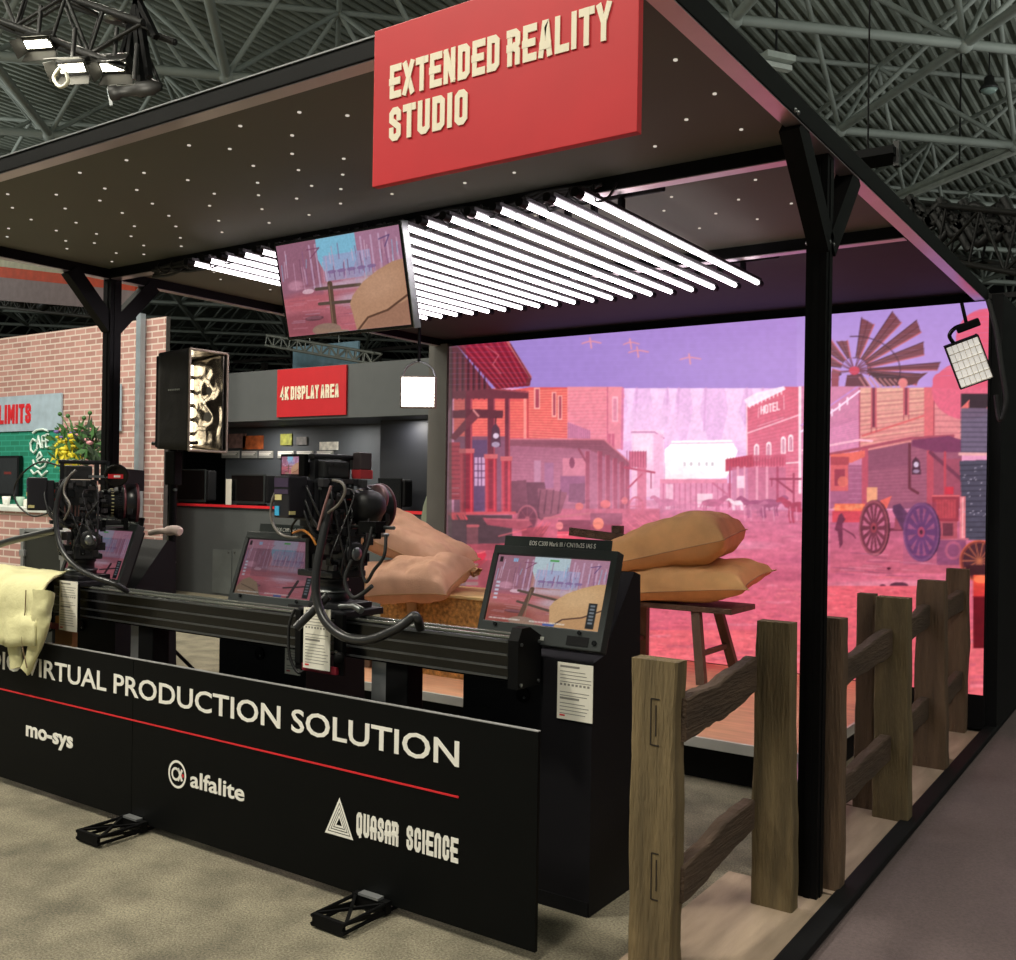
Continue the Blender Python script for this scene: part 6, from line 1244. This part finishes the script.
# flowers
fp_ = at(76, 448, y=7.6); fl = thing('flower_arrangement', 'large arrangement of yellow and pink flowers beside the brick wall', 'flowers', (fp_.x, 7.6, 0))
S(MB().lathe([(.16, 0), (.2, .02), (.06, .08), (.05, .9), (.16, 1.05), (.20, 1.35), (.17, 1.36), (.12, 1.2)], 18, M=Matrix.Translation((fp_.x, 7.6, 0))), 'urn', mat('urn_grey', '4b4f4a', .6), fl)
def blobs(nm, mt, n, cu, cv, su, sv, r, flat=.6, leaf=False, droop=0):
    m = MB(); me_ = None
    for k in range(n):
        q = at(cu+r5.uniform(-su, su), cv+r5.uniform(-sv, sv), y=7.6+r5.uniform(-.2, .2))
        if leaf:
            d = Vector((r5.uniform(-1, 1), r5.uniform(-.6, .6), r5.uniform(-.3, 1)-droop)).normalized()*r*2.2; w_ = Vector((.03, .01, .02)); s_ = d.cross(Vector((0, 1, 0))).normalized()*r*.4
            m.add([q, q+d*.5+s_, q+d, q+d*.5-s_], [(0, 1, 2, 3)])
        else:
            if me_ is None: o = MB().sph((0, 0, 0), r, 5, sc=(1, 1, flat)).build(nm, mt, fl); me_ = o.data
            else: o = bpy.data.objects.new(nm, me_); COL.objects.link(o); o.parent = fl
            o.location = q-fl.location; o.scale = [r5.uniform(.6, 1.2)]*3
    if leaf: o = S(m, nm, mt, fl, None); o['kind'] = 'stuff'
blobs('leaves', mat('leaf_green', '3f6a35', .6), 170, 76, 447, 20, 16, .09, leaf=True); blobs('yellow_flower', mat('petal_yellow', 'd7c52a', .6), 46, 70, 446, 13, 11, .05); blobs('hanging_blooms', mat('petal_yellow', 'd7c52a', .6), 40, 68, 454, 12, 9, .08, leaf=True, droop=1.6)
blobs('pink_flower', mat('petal_pink', 'cf8f96', .6), 22, 76, 435, 16, 8, .045); blobs('purple_flower', mat('petal_purple', '6c5c9a', .6), 10, 66, 437, 12, 6, .04); blobs('dark_foliage', mat('leaf_dark', '2d3f2c', .6), 80, 90, 447, 10, 18, .09, leaf=True)
m = MB()
for (u, v, u2, v2) in ((70, 430, 60, 414), (74, 430, 68, 416), (88, 428, 90, 413), (80, 430, 84, 418)): m.tube([at(u, v, y=7.6), at(u2, v2, y=7.6)], .008, 5); m.sph(at(u2, v2, y=7.6), .03, 5)
S(m, 'tall_stems', mat('leaf_green', '3f6a35', .6), fl)
sl_ = MB().tube(smoothpts([at(150, 533, y=3.64), at(160, 531, y=3.64), at(168, 531, y=3.64), at(175, 530, y=3.64), at(180, 532, y=3.64)], 4), [.018]*8+[.028]*8+[.018], 12).build('rolled_cloth', mat('pale_pink_cloth', 'e6cfc4', .7)); tag(sl_, 'pale pink rolled cloth lying on top of the leftmost kiosk', 'cloth')

# ---- display booth far behind
G1 = mat('booth_grey', '55585a', .7, var=.04); G2 = mat('booth_dark', '1c1e24', .6, var=.06); G3 = mat('counter_grey', '4d5152', .6, var=.04); YB = 9.3
db = thing('display_booth', 'dark grey display booth with wide fascia far behind the cameras', 'booth', (-9.8, YB, 0)); f0, f1 = -12.5, -7.05
S(MB().box((f0, YB, 2.455), (f1, YB+.1, 3.135)), 'fascia', G1, db); S(MB().box((f0, YB+.1, 2.455), (f1, YB+1.2, 2.50)), 'soffit', G2, db); S(MB().box((f0, YB+1.1, 0), (-8.85, YB+1.2, 2.455)), 'back_wall', mat('booth_back', '43474b', .7, var=.05), db)
S(MB().box((-8.85, YB+.62, 0), (f1, YB+.72, 2.455)), 'side_wall', G2, db, 'near black wall at the right of the booth'); S(MB().box((f0, YB+.1, 0), (f1, YB+.6, 1.235)), 'counter_body', G3, db); S(MB().box((f0, YB+.08, 1.236), (f1, YB+.61, 1.262)), 'counter_top', G2, db)
S(MB().box((f0, YB+.072, 1.255), (f1, YB+.079, 1.292)), 'red_edge', REDT, db, 'red edge strip along the counter')
for u0, u1 in ((213, 231), (233, 252)):
    a, b_ = at(u0, 549, y=YB+.095), at(u1, 600, y=YB+.095); S(MB().box((a.x, YB+.09, max(.03, b_.z)), (b_.x, YB+.10, a.z)), 'cabinet_door', mat('door_grey', '5b605f', .6), db)
for u in (229, 235): a = at(u, 551, y=YB+.09); S(MB().tube([(a.x, YB+.09, a.z-.02), (a.x, YB+.078, a.z-.02)], .012, 8), 'door_lock', STEEL, db)
rs4 = thing('display_area_sign', 'red 4K DISPLAY AREA sign on the grey booth fascia', 'sign', (-9.5, YB-.03, 2.5)); xa, xz = at(277, 395, y=YB-.03).x, at(346, 390, y=YB-.03).x; S(MB().box((xa, YB-.03, 2.49), (xz, YB-.003, 3.125)), 'board', REDP, rs4); sgx = lambda u: at(u, 392, y=YB-.03).x
m = MB(); strokes('4K', sgx(280.5), sgx(289), 2.715, .175, front(YB-.03), 0, .006, m, .2, .5, .12); strokes('DISPLAY', sgx(291), sgx(319), 2.715, .175, front(YB-.03), 0, .006, m, .2, .5, .12); strokes('AREA', sgx(321), sgx(339), 2.715, .175, front(YB-.03), 0, .006, m, .2, .5, .12); S(m, 'lettering', CREAM, rs4)
yp = YB+1.085
for (u0, v0, u1, v1, c, lab) in ((229, 434, 246, 448, '8a6a62', 'small landscape poster at the left of the display booth wall'), (243, 436, 263, 449, 'a8562a', 'bright orange poster on the display booth wall'), (281, 434, 292, 445, '8a8c3a', 'small olive green poster on the display booth wall'), (320, 442, 338, 450, 'c9c4b8', 'pale poster at the right of the display booth wall'), (297, 437, 307, 445, '5e5a56', 'dim grey poster on the display booth wall')):
    a, b_ = at(u0, v0, y=yp), at(u1, v1, y=yp); t = thing('poster', lab, 'poster', a); S(MB().box((a.x, yp-.01, b_.z), (b_.x, yp+.008, a.z)), 'print', mat('poster_'+c, c, .6, var=.5, scale=9), t)
for k, (u0, u1) in enumerate(((222, 239), (242, 257), (259, 273), (278, 294), (297, 313), (317, 333))):
    a, b_ = at(u0, 451, y=yp), at(u1, 458, y=yp); t = thing('caption_card', '%s grey caption card under the posters of the display booth' % ['leftmost', 'second', 'third', 'fourth', 'fifth', 'rightmost'][k], 'card', a)
    S(MB().box((a.x, yp-.008, b_.z), (b_.x, yp+.009, a.z)), 'card', mat('caption_grey', '8f8f88', .7), t); m = MB()
    for j in range(3): m.box((a.x+.012, yp-.011, a.z-.022-j*.022), (b_.x-.012-(j*.03), yp-.0082, a.z-.010-j*.022))
    S(m, 'print', mat('faded_ink', '8b8880', .7) if False else WHITE, t)
for k, (u0, v0, u1, v1, lab) in enumerate(((174, 469, 205, 503, 'black reference monitor on the booth counter behind the light stand'), (231, 474, 264, 505, 'black reference monitor at the middle of the booth counter'), (378, 478, 401, 507, 'black reference monitor at the right end of the booth counter'))):
    a, b_ = at(u0, v0, y=YB+.25), at(u1, v1, y=YB+.25); t = thing('reference_monitor', lab, 'monitor', ((a.x+b_.x)/2, YB+.25, 1.262)); zb = 1.31
    S(MB().box((a.x, YB+.25, zb), (b_.x, YB+.27, a.z), 0, .004), 'bezel', mat('monitor_grey', '272b2b', .45) if k < 2 else BLACKG, t); S(MB().box((a.x+.02, YB+.245, zb+.04), (b_.x-.02, YB+.252, a.z-.02)), 'screen', BLACKG, t); S(MB().box((a.x+.03, YB+.27, zb+.02), (b_.x+.04, YB+.43, a.z-.015), 0, .03), 'rear_housing', BLACKM, t)
    S(MB().box((a.x+.13, YB+.25, 1.263), (b_.x-.13, YB+.42, zb)), 'foot', BLACKM, t)
for k, (u0, u1) in enumerate(((226, 231), (281, 286))):
    a, b_ = at(u0, 479, y=YB+.2), at(u1, 496, y=YB+.2); t = thing('table_card', 'upright white card %s of the middle monitor on the booth counter' % ('left' if k == 0 else 'right'), 'card', (a.x, YB+.2, 1.262)); S(MB().box((a.x, YB+.2, 1.263), (b_.x, YB+.21, a.z)), 'card', PAPER, t)
a = at(378, 417, y=YB+.3); t = thing('downlight', 'tiny lit downlight under the display booth fascia', 'lamp', a); MB().lathe([(.03, -.012), (.036, 0), (.03, .03)], 12).build('glow', emis('downlight_glow', 'fff6e0', 5, False), t)
kb = at(432, 535, y=8.2); t = thing('chair_back', 'grey green rounded chair back half hidden by the screen side panel', 'chair', (kb.x+.15, 8.2, 0)); m = MB(); m.sph((0, 0, kb.z+.10), .30, 14, sc=(1.0, .25, 1.6)); m.build('backrest', mat('khaki', '6f7463', .8), t); MB().box((-.2, -.2, .42), (.2, .2, .5), 0, .03).build('seat', mat('khaki', '6f7463', .8), t); MB().tube([(0, 0, 0), (0, 0, .42)], .03, 8).build('post', BLACK, t); MB().lathe([(.25, 0), (.24, .02), (.03, .04)], 16).build('foot', BLACK, t); MB().bar((0, 0, .45), (0, .02, kb.z), .06, .03).build('spine', BLACK, t)
# hanging things over the hall
hs_ = thing('blue_hanging_sign', 'pale blue hanging sign above the display booth', 'sign', at(325, 355, y=16)); a, b_, c_ = at(293, 347, y=16), at(358, 362, y=16), at(300, 372, y=16)
S(MB().box((a.x, 16, c_.z-.5), (b_.x, 16.05, a.z)), 'board', mat('sky_board', '9cc4de', .6), hs_); m = MB(); strokes('PRO', at(297, 370, y=16).x, at(315, 370, y=16).x, at(297, 371, y=16).z-.12, .16, front(16), 0, .01, m, .2, .5, .12) if False else m.box((at(297, 368, y=16).x, 15.99, c_.z-.1), (at(303, 368, y=16).x, 16, c_.z+.06)); S(m, 'print', BLACKM, hs_, 'dark print at the bottom')
truss('pale aluminium truss above the red display area sign', at(270, 341, y=15), at(377, 359, y=15), .22, mat('truss_silver', 'a7aaa6', .4, .6), r=.03)
q = at(325, 352, y=16); S(MB().tube([Vector((q.x-.5, 16.02, q.z+.05)), Vector((q.x-.5, 16.02, 9.1))], .012, 5), 'hanging_wire', STEEL, hs_); S(MB().tube([Vector((q.x+.4, 16.02, q.z-.1)), Vector((q.x+.4, 16.02, 9.1))], .012, 5), 'hanging_wire', STEEL, hs_)
ob = thing('orange_banner', 'long white hanging banner with an orange stripe at the left', 'banner', at(55, 280, y=12)); pA, pB = at(-40, 268, y=12), at(122, 290, y=12)
def slant(u0, v0, u1, v1, w0, w1, y, nm, mt, lab=None):
    a, b_, c_, d_ = at(u0, v0, y=y), at(u1, v1, y=y), at(u1, v1+w1, y=y), at(u0, v0+w0, y=y); m = MB(); v = [a, b_, c_, d_]; m.add(v+[q+Vector((0, .06, 0)) for q in v], [(0, 1, 2, 3), (7, 6, 5, 4), (0, 4, 5, 1), (1, 5, 6, 2), (2, 6, 7, 3), (3, 7, 4, 0)]); return S(m, nm, mt, ob, lab)
slant(-40, 251, 135, 273, 11, 9, 12, 'upper_band', mat('banner_cream', 'c9c2a8', .7)); slant(-40, 262, 135, 282, 11, 9, 11.99, 'orange_stripe', mat('banner_orange', 'd9502e', .6), 'orange stripe'); slant(-40, 273, 135, 291, 24, 20, 12, 'lower_band', mat('banner_pinkgrey', '9d8a8c', .7))
truss('dark truss with small lamps under the orange striped banner', at(-20, 300, y=13), at(100, 312, y=13), .25, mat('truss_dull', '5a5652', .6), r=.03)
for k, (u, v) in enumerate(((20, 300), (46, 303), (60, 300))):
    t = thing('small_spotlight', 'small dark spotlight under the striped banner, %s' % ['nearest the frame edge', 'middle one of three', 'rightmost of three'][k], 'spotlight', at(u, v, y=12.8)); q = Matrix.Rotation(2+k, 4, 'Z') @ Matrix.Rotation(1.9, 4, 'Y'); MB().lathe([(.09, .25), (.11, .22), (.10, -.1), (.05, -.2)], 12).build('barrel', BT, t, q); MB().tube([(0, 0, 0), (0, 0, .3)], .03, 6).build('yoke', BT, t)

for x in (-11.2, -9.6, -8.2): area('booth_downlight', (x, YB+.62 if x < -9 else YB+.4, 2.44), .12, 14, (1, .95, .88))
